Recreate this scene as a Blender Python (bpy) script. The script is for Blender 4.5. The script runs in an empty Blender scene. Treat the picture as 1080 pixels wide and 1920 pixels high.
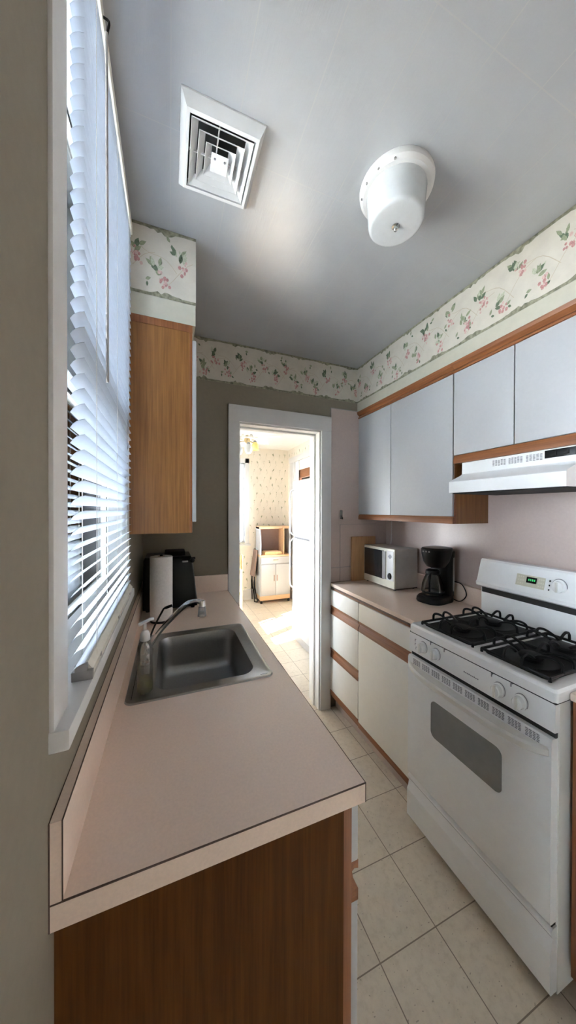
import bpy, bmesh, math, random
from mathutils import Vector, Matrix
PI = math.pi
sc = bpy.context.scene
COL = sc.collection
WL = {}                      # world location of every thing / part, so meshes can be written in room coordinates

# ------------------------------------------------------------------ materials
def nmat(name):
    m = bpy.data.materials.new(name); m.use_nodes = True
    nt = m.node_tree
    return m, nt, nt.nodes['Principled BSDF']

def coords(nt, scale=(1, 1, 1)):
    tc = nt.nodes.new('ShaderNodeTexCoord'); mp = nt.nodes.new('ShaderNodeMapping')
    mp.inputs['Scale'].default_value = scale
    nt.links.new(tc.outputs['Object'], mp.inputs['Vector'])
    return mp.outputs['Vector']

def noise(nt, vec, scale, detail=3, rough=.55):
    n = nt.nodes.new('ShaderNodeTexNoise'); n.inputs['Scale'].default_value = scale
    n.inputs['Detail'].default_value = detail; n.inputs['Roughness'].default_value = rough
    nt.links.new(vec, n.inputs['Vector']); return n.outputs['Fac']

def ramp(nt, fac, stops):
    r = nt.nodes.new('ShaderNodeValToRGB'); nt.links.new(fac, r.inputs['Fac'])
    el = r.color_ramp.elements
    while len(el) < len(stops): el.new(.5)
    for e, (p, c) in zip(el, stops): e.position = p; e.color = (*c, 1)
    return r.outputs['Color']

def bump(nt, b, fac, strength, dist=.002):
    bp = nt.nodes.new('ShaderNodeBump'); bp.inputs['Strength'].default_value = strength
    bp.inputs['Distance'].default_value = dist
    nt.links.new(fac, bp.inputs['Height']); nt.links.new(bp.outputs['Normal'], b.inputs['Normal'])

def sh(c, k): return tuple(min(1, max(0, v * k)) for v in c)

def plain(name, c, rough=.5, metal=0., var=.05, scale=30, bmp=0., coat=0., spec=.5):
    m, nt, b = nmat(name)
    f = noise(nt, coords(nt), scale)
    nt.links.new(ramp(nt, f, [(.3, sh(c, 1 - var)), (.7, sh(c, 1 + var))]), b.inputs['Base Color'])
    b.inputs['Roughness'].default_value = rough; b.inputs['Metallic'].default_value = metal
    b.inputs['Specular IOR Level'].default_value = spec
    if coat: b.inputs['Coat Weight'].default_value = coat
    if bmp: bump(nt, b, f, bmp)
    return m

def wood(name, dark, light, axis='z', rough=.42, scale=1.):
    m, nt, b = nmat(name)
    s = {'x': (1.2, 34, 34), 'y': (34, 1.2, 34), 'z': (34, 34, 1.2)}[axis]
    v = coords(nt, tuple(k * scale for k in s))
    f = noise(nt, v, 3.0, 5, .6)
    s2 = {'x': (4, 160, 160), 'y': (160, 4, 160), 'z': (160, 160, 4)}[axis]
    f2 = noise(nt, coords(nt, tuple(k * scale for k in s2)), 2.0, 2)
    mx = nt.nodes.new('ShaderNodeMath'); mx.operation = 'MULTIPLY_ADD'; mx.inputs[1].default_value = .35
    nt.links.new(f2, mx.inputs[0]); nt.links.new(f, mx.inputs[2])
    sb = nt.nodes.new('ShaderNodeMath'); sb.operation = 'SUBTRACT'; sb.inputs[1].default_value = .17
    nt.links.new(mx.outputs[0], sb.inputs[0])
    nt.links.new(ramp(nt, sb.outputs[0], [(.3, dark), (.72, light)]), b.inputs['Base Color'])
    b.inputs['Roughness'].default_value = rough
    bump(nt, b, f2, .08, .001)
    return m

def gridlines(nt, x0, dx, y0, dy, w):
    """1 on the joints of a floor or ceiling grid, 0 elsewhere (object coordinates = room coordinates)"""
    tc = nt.nodes.new('ShaderNodeTexCoord'); sp = nt.nodes.new('ShaderNodeSeparateXYZ')
    nt.links.new(tc.outputs['Object'], sp.inputs[0])
    outs = []
    for ax, o, d in (('X', x0, dx), ('Y', y0, dy)):
        a = nt.nodes.new('ShaderNodeMath'); a.operation = 'SUBTRACT'; a.inputs[1].default_value = o - d / 2
        nt.links.new(sp.outputs[ax], a.inputs[0])
        p = nt.nodes.new('ShaderNodeMath'); p.operation = 'PINGPONG'; p.inputs[1].default_value = d / 2
        nt.links.new(a.outputs[0], p.inputs[0])
        g = nt.nodes.new('ShaderNodeMath'); g.operation = 'GREATER_THAN'; g.inputs[1].default_value = d / 2 - w
        nt.links.new(p.outputs[0], g.inputs[0]); outs.append(g.outputs[0])
    mx = nt.nodes.new('ShaderNodeMath'); mx.operation = 'MAXIMUM'
    nt.links.new(outs[0], mx.inputs[0]); nt.links.new(outs[1], mx.inputs[1])
    return mx.outputs[0]

def mixc(nt, fac, a, b):
    m = nt.nodes.new('ShaderNodeMix'); m.data_type = 'RGBA'
    nt.links.new(fac, m.inputs[0])
    for i, c in ((6, a), (7, b)):
        if isinstance(c, tuple): m.inputs[i].default_value = (*c, 1)
        else: nt.links.new(c, m.inputs[i])
    return m.outputs[2]

def clear(name, tint=(1, 1, 1), rough=.02, body=0., bodyc=(1, 1, 1)):
    m = bpy.data.materials.new(name); m.use_nodes = True; nt = m.node_tree
    nt.nodes.clear()
    out = nt.nodes.new('ShaderNodeOutputMaterial')
    tr = nt.nodes.new('ShaderNodeBsdfTransparent'); tr.inputs[0].default_value = (*tint, 1)
    gl = nt.nodes.new('ShaderNodeBsdfGlossy'); gl.inputs['Roughness'].default_value = rough
    fr = nt.nodes.new('ShaderNodeFresnel'); fr.inputs[0].default_value = 1.45
    mx = nt.nodes.new('ShaderNodeMixShader')
    nt.links.new(fr.outputs[0], mx.inputs[0]); nt.links.new(tr.outputs[0], mx.inputs[1]); nt.links.new(gl.outputs[0], mx.inputs[2])
    last = mx.outputs[0]
    if body:
        d = nt.nodes.new('ShaderNodeBsdfDiffuse'); d.inputs[0].default_value = (*bodyc, 1)
        m2 = nt.nodes.new('ShaderNodeMixShader'); m2.inputs[0].default_value = body
        nt.links.new(last, m2.inputs[1]); nt.links.new(d.outputs[0], m2.inputs[2]); last = m2.outputs[0]
    nt.links.new(last, out.inputs[0])
    return m

def thin(name, c, trans, rough=.5):
    """thin plastic or cloth that lets part of the light through"""
    m = bpy.data.materials.new(name); m.use_nodes = True; nt = m.node_tree
    b = nt.nodes['Principled BSDF']; out = nt.nodes['Material Output']
    f = noise(nt, coords(nt), 40)
    cc = ramp(nt, f, [(.3, sh(c, .97)), (.7, sh(c, 1.03))])
    nt.links.new(cc, b.inputs['Base Color']); b.inputs['Roughness'].default_value = rough
    t = nt.nodes.new('ShaderNodeBsdfTranslucent'); nt.links.new(cc, t.inputs[0])
    mx = nt.nodes.new('ShaderNodeMixShader'); mx.inputs[0].default_value = trans
    nt.links.new(b.outputs[0], mx.inputs[1]); nt.links.new(t.outputs[0], mx.inputs[2]); nt.links.new(mx.outputs[0], out.inputs[0])
    return m

def glow(name, c, s):
    m, nt, b = nmat(name)
    b.inputs['Base Color'].default_value = (*sh(c, .2), 1)
    b.inputs['Emission Color'].default_value = (*c, 1); b.inputs['Emission Strength'].default_value = s
    return m

M = {}
M['wall'] = plain('olive_paint', (.215, .190, .142), .75, var=.03, scale=60, bmp=.05)
M['band'] = plain('sage_band_paint', (.46, .44, .36), .7, var=.03)
M['white_paint'] = plain('white_paint', (.74, .73, .70), .5, var=.03, scale=14)
M['trim'] = plain('white_trim_paint', (.62, .615, .605), .38, var=.04, scale=12)
M['cab'] = plain('dimmed_white_laminate', (.41, .415, .425), .42, var=.015, bmp=.02, scale=80)  # white laminate darkened in colour to offset strong light on the wall cabinets
M['cabw'] = plain('lifted_white_laminate', (.78, .765, .715), .42, var=.015)  # lighter copy of the white laminate, lifting the dimmer base fronts
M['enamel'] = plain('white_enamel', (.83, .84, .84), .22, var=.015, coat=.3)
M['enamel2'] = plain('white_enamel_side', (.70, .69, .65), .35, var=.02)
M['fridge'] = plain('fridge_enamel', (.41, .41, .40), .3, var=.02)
M['pinkwall'] = plain('pink_wall_laminate', (.50, .405, .365), .34, var=.03, scale=90)
M['counter'] = plain('pink_beige_laminate', (.77, .62, .52), .3, var=.04, scale=220)
M['seam'] = plain('dark_seam_and_shadow', (.10, .06, .045), .6)
M['oak'] = wood('golden_oak', (.175, .070, .016), (.315, .14, .038), 'z')
M['oaky'] = wood('red_oak_rail', (.17, .058, .02), (.30, .115, .042), 'y')
M['oakz'] = wood('red_oak_stile', (.17, .058, .02), (.30, .115, .042), 'z')
M['oakpale'] = wood('pale_oak', (.55, .33, .17), (.74, .5, .30), 'x')
M['oakchair'] = wood('honey_wood', (.55, .30, .10), (.80, .52, .24), 'z')
M['oakbase'] = wood('shade_darkened_oak', (.062, .021, .003), (.115, .043, .008), 'z', .62)  # oak darkened in colour to imitate shade on the base end panel
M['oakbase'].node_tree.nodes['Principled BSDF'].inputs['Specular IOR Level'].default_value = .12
M['board'] = wood('cutting_board_wood', (.36, .19, .085), (.52, .31, .15), 'z')
M['brown'] = plain('brown_panel', (.20, .13, .105), .5)
M['black'] = plain('black_plastic', (.006, .006, .0065), .3, spec=.22)
M['blackm'] = plain('matte_black', (.007, .0065, .006), .65, spec=.25)
M['iron'] = plain('cast_iron', (.007, .007, .0075), .5, spec=.25, bmp=.1)
M['dark'] = plain('dark_gap', (.01, .01, .01), .8)
M['steel'] = plain('brushed_steel', (.33, .33, .32), .34, 1., var=.06, scale=200)
M['chrome'] = plain('chrome', (.62, .62, .62), .14, 1.)
M['brass'] = plain('brass', (.55, .42, .22), .3, 1.)
M['paper'] = plain('paper_towel_paper', (.80, .78, .76), .9, bmp=.3, scale=120)
M['slat'] = thin('white_vinyl_slat', (.52, .555, .60), .27, .4)
M['vinyl'] = plain('cream_vinyl_rail', (.72, .70, .62), .4)
M['sheer'] = thin('white_shade_cloth', (.84, .86, .89), .46, .8)
M['shadecloth'] = thin('dense_roller_cloth', (.72, .72, .71), .15, .8)
M['opal'] = thin('opal_glass', (.66, .68, .69), .22, .12)
M['yglass'] = thin('yellow_glass', (.85, .74, .30), .4, .2)
M['glass'] = clear('window_glass')
M['carafe'] = clear('carafe_glass', (.62, .60, .58), .03, .08, (.05, .045, .04))
M['bottle'] = clear('clear_plastic', (.88, .88, .86), .06, .10, (.6, .6, .58))
M['soap'] = clear('yellow_soap', (.62, .60, .22), .05, .30, (.42, .40, .10))
M['clearcap'] = clear('clear_cap', (.75, .75, .75), .1, .25, (.7, .7, .7))
M['grey'] = plain('grey_plastic', (.30, .29, .28), .5)
M['rod'] = plain('smoky_wand_plastic', (.30, .27, .25), .3)
M['winglass'] = plain('grey_oven_glass', (.22, .225, .215), .12, coat=.4)
M['mw_glass'] = plain('black_glass', (.015, .016, .017), .1, coat=.5)
M['cream'] = plain('cream_plastic', (.66, .635, .52), .4)
M['greybody'] = plain('warm_grey_metal', (.47, .45, .42), .45)
M['clockp'] = plain('beige_keypad', (.55, .53, .42), .45)
M['led'] = glow('green_led', (.05, .8, .2), .10)
M['slot'] = plain('grey_print_and_slot_shade', (.20, .20, .22), .6)  # grey of printed marks; on vent slots it paints the shade inside
M['leafd'] = plain('dark_leaf_print', (.10, .135, .085), .8, var=.25, scale=200)
M['leaf'] = plain('leaf_print', (.24, .27, .17), .8, var=.25, scale=200)
M['leafp'] = plain('pale_leaf_print', (.42, .43, .32), .8, var=.2, scale=200)
M['rose'] = plain('rose_print', (.42, .215, .20), .8, var=.3, scale=300)
M['rosep'] = plain('pale_rose_print', (.54, .37, .335), .8, var=.2, scale=300)
M['vine'] = plain('vine_print', (.46, .40, .31), .8)
M['edge'] = plain('border_edge_print', (.22, .215, .15), .8, var=.5, scale=60)
M['paperbase'] = plain('cream_wallpaper', (.54, .50, .43), .75, var=.06, scale=16)
M['dwall'] = plain('cream_dining_wallpaper', (.74, .685, .595), .8, var=.03, scale=12)
M['ground_out'] = plain('concrete_outside', (.42, .42, .40), .9, var=.15, scale=3)

def floor_mat():
    m, nt, b = nmat('vinyl_floor_tile')
    g = gridlines(nt, .9818, .2288, .9897, .2288, .0017)
    f = noise(nt, coords(nt), 42, 5, .65); f2 = noise(nt, coords(nt, (1, 1, 1)), 5, 3)
    f3 = noise(nt, coords(nt, (60, 9, 1)), 1.6, 2)
    c = ramp(nt, f, [(.25, (.58, .505, .40)), (.5, (.70, .62, .51)), (.8, (.75, .67, .55))])
    c2 = mixc(nt, ramp(nt, f2, [(.35, (0, 0, 0)), (.75, (.35, .35, .35))]), c, (.50, .44, .36))
    spk = ramp(nt, noise(nt, coords(nt, (1, 1.6, 1)), 75, 1), [(.70, (0, 0, 0)), (.74, (.75, .75, .75))])
    c3 = mixc(nt, spk, c2, (.30, .25, .20))
    c4 = mixc(nt, ramp(nt, f3, [(.66, (0, 0, 0)), (.74, (.4, .4, .4))]), c3, (.72, .67, .58))
    nt.links.new(mixc(nt, g, c4, (.25, .20, .155)), b.inputs['Base Color'])
    b.inputs['Roughness'].default_value = .33
    bump(nt, b, f, .06, .002)
    return m
M['floor'] = floor_mat()

def ceil_mat():
    m, nt, b = nmat('painted_ceiling_panel')
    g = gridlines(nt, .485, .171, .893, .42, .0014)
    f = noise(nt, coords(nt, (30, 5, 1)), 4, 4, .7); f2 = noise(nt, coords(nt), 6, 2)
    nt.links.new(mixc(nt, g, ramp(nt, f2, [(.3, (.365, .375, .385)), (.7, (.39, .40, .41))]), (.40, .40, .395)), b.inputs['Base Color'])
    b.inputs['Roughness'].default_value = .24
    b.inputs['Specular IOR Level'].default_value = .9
    ad = nt.nodes.new('ShaderNodeMath'); ad.operation = 'MULTIPLY_ADD'; ad.inputs[1].default_value = -1.5
    nt.links.new(g, ad.inputs[0]); nt.links.new(f, ad.inputs[2])
    bump(nt, b, ad.outputs[0], .22, .002)
    return m
M['ceil'] = ceil_mat()

def siding_mat():
    m, nt, b = nmat('white_siding')
    tc = nt.nodes.new('ShaderNodeTexCoord'); sp = nt.nodes.new('ShaderNodeSeparateXYZ')
    nt.links.new(tc.outputs['Object'], sp.inputs[0])
    p = nt.nodes.new('ShaderNodeMath'); p.operation = 'WRAP'; p.inputs[1].default_value = .18; p.inputs[2].default_value = 0
    nt.links.new(sp.outputs['Z'], p.inputs[0])
    d = nt.nodes.new('ShaderNodeMath'); d.operation = 'DIVIDE'; d.inputs[1].default_value = .18
    nt.links.new(p.outputs[0], d.inputs[0])
    nt.links.new(ramp(nt, d.outputs[0], [(.0, (.38, .41, .44)), (.16, (.74, .77, .78))]), b.inputs['Base Color'])
    b.inputs['Roughness'].default_value = .7
    return m
M['siding'] = siding_mat()

# ------------------------------------------------------------------ mesh helpers (room coordinates, metres)
class MB:
    """collects shapes; build() links them as ONE mesh object"""
    def __init__(s): s.bm = bmesh.new(); s.mi = 0
    def mat(s, i): s.mi = i; return s
    def face(s, vs):
        try: f = s.bm.faces.new(vs)
        except ValueError: return None
        f.material_index = s.mi; return f
    def hexa(s, c):
        v = [s.bm.verts.new(p) for p in c]
        for q in ((0, 3, 2, 1), (4, 5, 6, 7), (0, 1, 5, 4), (1, 2, 6, 5), (2, 3, 7, 6), (3, 0, 4, 7)): s.face([v[i] for i in q])
        return v
    def box(s, x0, x1, y0, y1, z0, z1, bev=0, seg=2):
        x0, x1 = sorted((x0, x1)); y0, y1 = sorted((y0, y1)); z0, z1 = sorted((z0, z1))
        v = s.hexa([(x0, y0, z0), (x1, y0, z0), (x1, y1, z0), (x0, y1, z0), (x0, y0, z1), (x1, y0, z1), (x1, y1, z1), (x0, y1, z1)])
        if bev:
            es = {e for p in v for e in p.link_edges}
            r = bmesh.ops.bevel(s.bm, geom=list(es), offset=bev, segments=seg, affect='EDGES', profile=.6)
            for f in r['faces']: f.material_index = s.mi
        return s
    def prism(s, pts, axis, a, b):
        """extrude a closed 2-D outline along an axis: 'x' -> (y,z), 'y' -> (x,z), 'z' -> (x,y)"""
        def P(p, k):
            return {'x': (k, p[0], p[1]), 'y': (p[0], k, p[1]), 'z': (p[0], p[1], k)}[axis]
        A = [s.bm.verts.new(P(p, a)) for p in pts]; B = [s.bm.verts.new(P(p, b)) for p in pts]
        n = len(pts)
        s.face(A[::-1]); s.face(B)
        for i in range(n): s.face([A[i], A[(i + 1) % n], B[(i + 1) % n], B[i]])
        return s
    def loft(s, loops, cap0=True, cap1=True, closed=True):
        L = [[s.bm.verts.new(p) for p in lp] for lp in loops]; n = len(L[0])
        for a, b in zip(L, L[1:]):
            for i in range(n if closed else n - 1): s.face([a[i], a[(i + 1) % n], b[(i + 1) % n], b[i]])
        if cap0: s.face(L[0][::-1])
        if cap1: s.face(L[-1])
        return s
    def lathe(s, prof, c=(0, 0, 0), n=32, axis='z', sc_=(1, 1), cap=True):
        loops = []
        for r, h in prof:
            lp = []
            for i in range(n):
                a = 2 * PI * i / n; u, w = r * math.cos(a) * sc_[0], r * math.sin(a) * sc_[1]
                lp.append({'z': (c[0] + u, c[1] + w, c[2] + h), 'x': (c[0] + h, c[1] + u, c[2] + w), 'y': (c[0] + u, c[1] + h, c[2] + w)}[axis])
            loops.append(lp)
        return s.loft(loops, cap, cap)
    def tube(s, pts, r, n=8, rs=None):
        P = [Vector(p) for p in pts]; loops = []; up = None
        for i, p in enumerate(P):
            t = (P[min(i + 1, len(P) - 1)] - P[max(i - 1, 0)]).normalized()
            if up is None: up = Vector((0, 0, 1)) if abs(t.z) < .9 else Vector((1, 0, 0))
            a = t.cross(up).normalized(); b = a.cross(t).normalized(); up = b
            rr = rs[i] if rs else r
            loops.append([p + a * rr * math.cos(2 * PI * k / n) + b * rr * math.sin(2 * PI * k / n) for k in range(n)])
        return s.loft(loops)
    def build(s, name, mats, parent=None, loc=None, smooth=True, ang=35):
        bm = s.bm
        bmesh.ops.recalc_face_normals(bm, faces=bm.faces)
        base = Vector(loc) if loc else (WL[parent.name] if parent else Vector((0, 0, 0)))
        bmesh.ops.translate(bm, verts=bm.verts, vec=-base)
        me = bpy.data.meshes.new(name); bm.to_mesh(me); bm.free()
        for m in (mats if isinstance(mats, (list, tuple)) else [mats]): me.materials.append(M[m])
        if smooth:
            for p in me.polygons: p.use_smooth = True
            me.set_sharp_from_angle(angle=math.radians(ang))
        o = bpy.data.objects.new(name, me); COL.objects.link(o)
        if parent:
            o.parent = parent; o.location = base - WL[parent.name]
        else: o.location = base
        WL[o.name] = base
        return o

def bez(pts, n=8):
    """smooth curve through points"""
    P = [Vector(p) for p in pts]; out = []
    for i in range(len(P) - 1):
        a, b, c, d = P[max(i - 1, 0)], P[i], P[i + 1], P[min(i + 2, len(P) - 1)]
        for k in range(n):
            t = k / n
            out.append(.5 * ((2 * b) + (c - a) * t + (2 * a - 5 * b + 4 * c - d) * t * t + (-a + 3 * b - 3 * c + d) * t ** 3))
    out.append(P[-1]); return out

def rrect(x0, x1, y0, y1, r, z, n=6):
    out = []
    for cx, cy, a0 in ((x1 - r, y1 - r, 0), (x0 + r, y1 - r, PI / 2), (x0 + r, y0 + r, PI), (x1 - r, y0 + r, 1.5 * PI)):
        for k in range(n + 1):
            a = a0 + PI / 2 * k / n; out.append((cx + r * math.cos(a), cy + r * math.sin(a), z))
    return out

def tag(o, label=None, cat=None, group=None, kind=None):
    if label: o['label'] = label
    if cat: o['category'] = cat
    if group: o['group'] = group
    if kind: o['kind'] = kind
    return o
def thing(name, loc, label, cat, group=None, kind=None):
    o = bpy.data.objects.new(name, None); COL.objects.link(o); o.location = loc; o.empty_display_size = .05
    WL[o.name] = Vector(loc)
    return tag(o, label, cat, group, kind)
def struct(mb, name, mats, label, cat, loc=None, smooth=False):
    return tag(mb.build(name, mats, loc=loc, smooth=smooth), label, cat, kind='structure')

# ------------------------------------------------------------------ printed flowers (thin paper cut-outs that lie on the wallpaper)
class Print:
    def __init__(s, mb, O, S, T, N): s.mb, s.O, s.S, s.T, s.N = mb, Vector(O), Vector(S), Vector(T), Vector(N); s.k = 0
    def p(s, u, v, h): return s.O + s.S * u + s.T * v + s.N * h
    def poly(s, pts, mi, h):
        s.mb.mat(mi); s.mb.face([s.mb.bm.verts.new(s.p(u, v, h)) for u, v in pts])
    def leaf(s, u, v, a, L, W, mi, h=.0012, kx=.78):
        o = []
        for t, w in ((0, 0), (.25, .8), (.5, 1), (.75, .6), (1, 0)): o.append((t, w))
        for t, w in ((.75, -.6), (.5, -1), (.25, -.8)): o.append((t, w))
        c, q = math.cos(a), math.sin(a)
        s.poly([(u + kx * (t * L * c - w * W / 2 * q), v + t * L * q + w * W / 2 * c) for t, w in o], mi, h)
    def dot(s, u, v, r, mi, h=.0013, kx=.78):
        s.poly([(u + kx * r * math.cos(k * PI / 3), v + r * math.sin(k * PI / 3)) for k in range(6)], mi, h)
    def strip(s, pts, w, mi, h=.0008):
        for (a, b), (c, d) in zip(pts, pts[1:]):
            l = math.hypot(c - a, d - b) or 1; nx, ny = -(d - b) / l * w, (c - a) / l * w
            s.poly([(a + nx, b + ny), (c + nx, d + ny), (c - nx, d - ny), (a - nx, b - ny)], mi, h)

def border(name, O, S, T, N, L, H, label, seed, near=1.):
    """wallpaper border: cream strip, torn green edges, trailing vine with leaves and pink blossom"""
    rd = random.Random(seed); mb = MB()
    O, S, T, N = map(Vector, (O, S, T, N))
    q = [O, O + S * L, O + S * L + T * H, O + T * H]
    mb.mat(0); mb.hexa([*(p - N * .0002 for p in q), *(p + N * .0006 for p in q)])
    pr = Print(mb, O, S, T, N)
    for v0, sg in ((0, 1), (H, -1)):
        n = int(L / .012); pts = [(L * i / n, .008 + .014 * max(0, math.sin(i * .37 + seed) + .4 * rd.random()) * rd.random() + .003) for i in range(n + 1)]
        for (a, b), (c, d) in zip(pts, pts[1:]):
            pr.poly([(a, v0), (c, v0), (c, v0 + sg * d), (a, v0 + sg * b)], 6, .0009)
    u = .02; k = 0
    while u < L - .03:
        hi = k % 2 == 0
        v = H * (.64 if hi else .34) + rd.uniform(-.015, .015)
        # vine
        w0 = (u - .06, H * (.2 if hi else .75)); pts = [(w0[0] + (u + .07 - w0[0]) * t, w0[1] + (v - w0[1]) * t + .018 * math.sin(t * 5 + seed)) for t in [i / 7 for i in range(8)]]
        pts = [p for p in pts if 0 < p[0] < L and .012 < p[1] < H - .012]
        pr.strip(pts, .0013, 5)
        for j in range(rd.randint(6, 9)):
            a = rd.uniform(.3, 2.9) if hi else rd.uniform(-.3, 2.6)
            lu, lv = u + rd.uniform(-.016, .016), v + rd.uniform(-.012, .022)
            if .01 < lu < L - .015 and lv < H - .05: pr.leaf(lu, lv, a, rd.uniform(.026, .042), rd.uniform(.013, .020), rd.choice((1, 1, 2, 2, 3)), .0011 + .0001 * j)
        fx, fy = u + rd.uniform(.005, .03), v - rd.uniform(.022, .038)
        for j in range(rd.randint(11, 17)):
            du, dv = rd.gauss(0, .0095), rd.gauss(0, .014)
            if .008 < fx + du < L - .008 and fy + dv > .014: pr.dot(fx + du, fy + dv, rd.uniform(.005, .0085), rd.choice((4, 4, 7)), .0017 + .00004 * j)
        # stray leaf
        su, sv = u + rd.uniform(.03, .05), rd.choice((H * .82, H * .5, H * .22)) + rd.uniform(-.01, .01)
        if .01 < su < L - .03: pr.leaf(su, sv, rd.uniform(0, 3), .026, .013, 2, .0012); pr.leaf(su + .006, sv - .006, rd.uniform(3, 6), .020, .011, 1, .0013)
        u += rd.uniform(.068, .085); k += 1
    return tag(mb.build(name, ['paperbase', 'leafd', 'leaf', 'leafp', 'rose', 'vine', 'edge', 'rosep'], smooth=False), label, 'wallpaper border', kind='structure')

# ================================================================== THE ROOM SHELL
CEIL, BW, WX, RW = 2.461, 1.895, -.0015, 1.697
# floor: kitchen and dining room
struct(MB().box(-.14, 2.1, -1.7, 4.8, -.06, 0), 'floor', 'floor', 'beige marbled vinyl tile floor running through the doorway', 'floor')
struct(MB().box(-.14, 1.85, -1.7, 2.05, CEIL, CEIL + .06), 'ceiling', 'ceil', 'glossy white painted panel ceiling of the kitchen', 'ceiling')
struct(MB().box(-.14, 2.1, 2.05, 4.8, 2.40, 2.46), 'ceiling_dining', 'white_paint', 'bright white ceiling of the dining room', 'ceiling')
# left wall with the kitchen window and the dining-room double window
w = MB(); X0, X1 = -.14, WX
w.box(X0, X1, -1.7, -1.66, 0, CEIL); w.box(X0, X1, -1.66, -.42, 0, .06); w.box(X0, X1, -1.66, -.42, 2.05, CEIL); w.box(X0, X1, -.42, .519, 0, CEIL); w.box(X0, X1, .519, 1.18, 0, 1.105); w.box(X0, X1, .519, 1.18, 2.395, CEIL); w.box(X0, X1, 1.18, 2.05, 0, CEIL)
struct(w, 'wall_left', 'wall', 'olive beige painted wall around the window with the blind', 'wall')
w = MB()
w.box(X0, X1, 2.05, 2.165, 0, 2.40); w.box(X0, X1, 2.165, 3.095, 0, .85); w.box(X0, X1, 2.165, 3.095, 2.05, 2.40); w.box(X0, X1, 3.095, 4.8, 0, 2.40)
struct(w, 'wall_dining_left', 'dwall', 'cream wall on the window side of the dining room', 'wall')
# right wall: laminate clad
struct(MB().box(RW, 1.85, -1.7, BW, 0, CEIL), 'wall_right', 'pinkwall', 'pink laminate clad wall behind the stove', 'wall')
def build_fill_window(name, label, loc, wall, u0, u1, z0, z1):
    # frame, one mullion and pane of an unseen window added for fill light
    o = thing(name, loc, label, 'window', kind='structure')
    def bx(m, a, b_, c_, d_, t0, t1):
        return m.box(a, b_, -1.75 - t1, -1.75 - t0, c_, d_) if wall == 'y' else m.box(-.076 - t1, -.076 - t0, a, b_, c_, d_)
    c = MB(); t = .03
    bx(c, u0, u0 + t, z0, z1, 0, .03); bx(c, u1 - t, u1, z0, z1, 0, .03); bx(c, u0, u1, z0, z0 + t, 0, .03); bx(c, u0, u1, z1 - t, z1, 0, .03); bx(c, u0, u1, (z0 + z1) / 2 - .015, (z0 + z1) / 2 + .015, 0, .03)
    c.build('sash', 'trim', o, smooth=False)
    c = MB(); bx(c, u0 + t / 2, u1 - t / 2, z0 + t / 2, z1 - t / 2, .012, .016); c.build('pane', 'glass', o, smooth=False)
FILL_WIN = (-1.66, -.42, .06, 2.05)
struct(MB().box(-.14, 1.85, -1.8, -1.7, 0, CEIL), 'wall_behind', 'wall', 'olive painted wall behind the viewer', 'wall')
build_fill_window('fill_window', 'unseen tall window added behind the viewer for fill light', (-.076, -1.04, .06), 'x', *FILL_WIN)
# partition with doorway
DL, DR, DH = .541, 1.133, 1.976
w = MB(); w.box(WX, DL, BW, 2.05, 0, CEIL); w.box(DR, 1.96, BW, 2.05, 0, CEIL); w.box(DL, DR, BW, 2.05, DH, CEIL)
struct(w, 'wall_back', 'wall', 'olive beige wall with the doorway to the dining room', 'wall')
# dining far wall with a window on its left, right wall with the wood-framed window
w = MB(); FY = 4.65
w.box(-.14, .72, FY, 4.8, 0, 2.4); w.box(.72, 1.245, FY, 4.8, 0, .90); w.box(.72, 1.245, FY, 4.8, 2.16, 2.4); w.box(1.245, 2.1, FY, 4.8, 0, 2.4)
def sprigs(mb, O, S, T, N, L, H, holes, seed):
    rd = random.Random(seed); pr = Print(mb, O, S, T, N)
    ny = int(H / .125); nx = int(L / .105)
    for j in range(ny):
        for i in range(nx + 1):
            u = .02 + i * .105 + (.052 if j % 2 else 0) + rd.uniform(-.012, .012); v = .05 + j * .125 + rd.uniform(-.012, .012)
            if not .03 < u < L - .03 or any(a < u < b and c < v < d for a, b, c, d in holes): continue
            a = rd.choice((.9, 1.2, 2.1, 2.4)); big = (i + j) % 2 == 0
            for k in range(4 if big else 2):
                pr.leaf(u + rd.uniform(-.008, .008), v + rd.uniform(-.012, .012), a + rd.uniform(-.6, .6), .034 if big else .022, .014 if big else .009, rd.choice((1, 1, 2, 3)), .001 + .0002 * k)
            pr.dot(u + rd.uniform(-.01, .01), v - .014, .006, 4, .0022)
            pr.strip([(u, v), (u - .02 * math.cos(a), v - .045), (u - .012, v - .075)], .0012, 5)
w.mat(0)
sprigs(w, (0, FY, 0), (1, 0, 0), (0, 0, 1), (0, -1, 0), 1.96, 2.38, [(.62, 1.33, .80, 2.25)], 3)
struct(w, 'wall_far', ['dwall', 'leaf', 'leafp', 'leafp', 'rosep', 'leafp'], 'cream dining room wall papered with small green sprigs', 'wall')
w = MB(); DX = 1.96
w.box(DX, 2.1, 2.05, 3.36, 0, 2.4); w.box(DX, 2.1, 3.36, 4.36, 0, .55); w.box(DX, 2.1, 3.36, 4.36, 2.17, 2.4); w.box(DX, 2.1, 4.36, 4.8, 0, 2.4)
sprigs(w, (DX, 2.05, 0), (0, 1, 0), (0, 0, 1), (-1, 0, 0), 2.6, 2.38, [(1.15, 2.58, .4, 2.28)], 8)
struct(w, 'wall_dining_right', ['dwall', 'leaf', 'leafp', 'leafp', 'rosep', 'leafp'], 'sprig papered dining room wall behind the refrigerator', 'wall')

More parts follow.
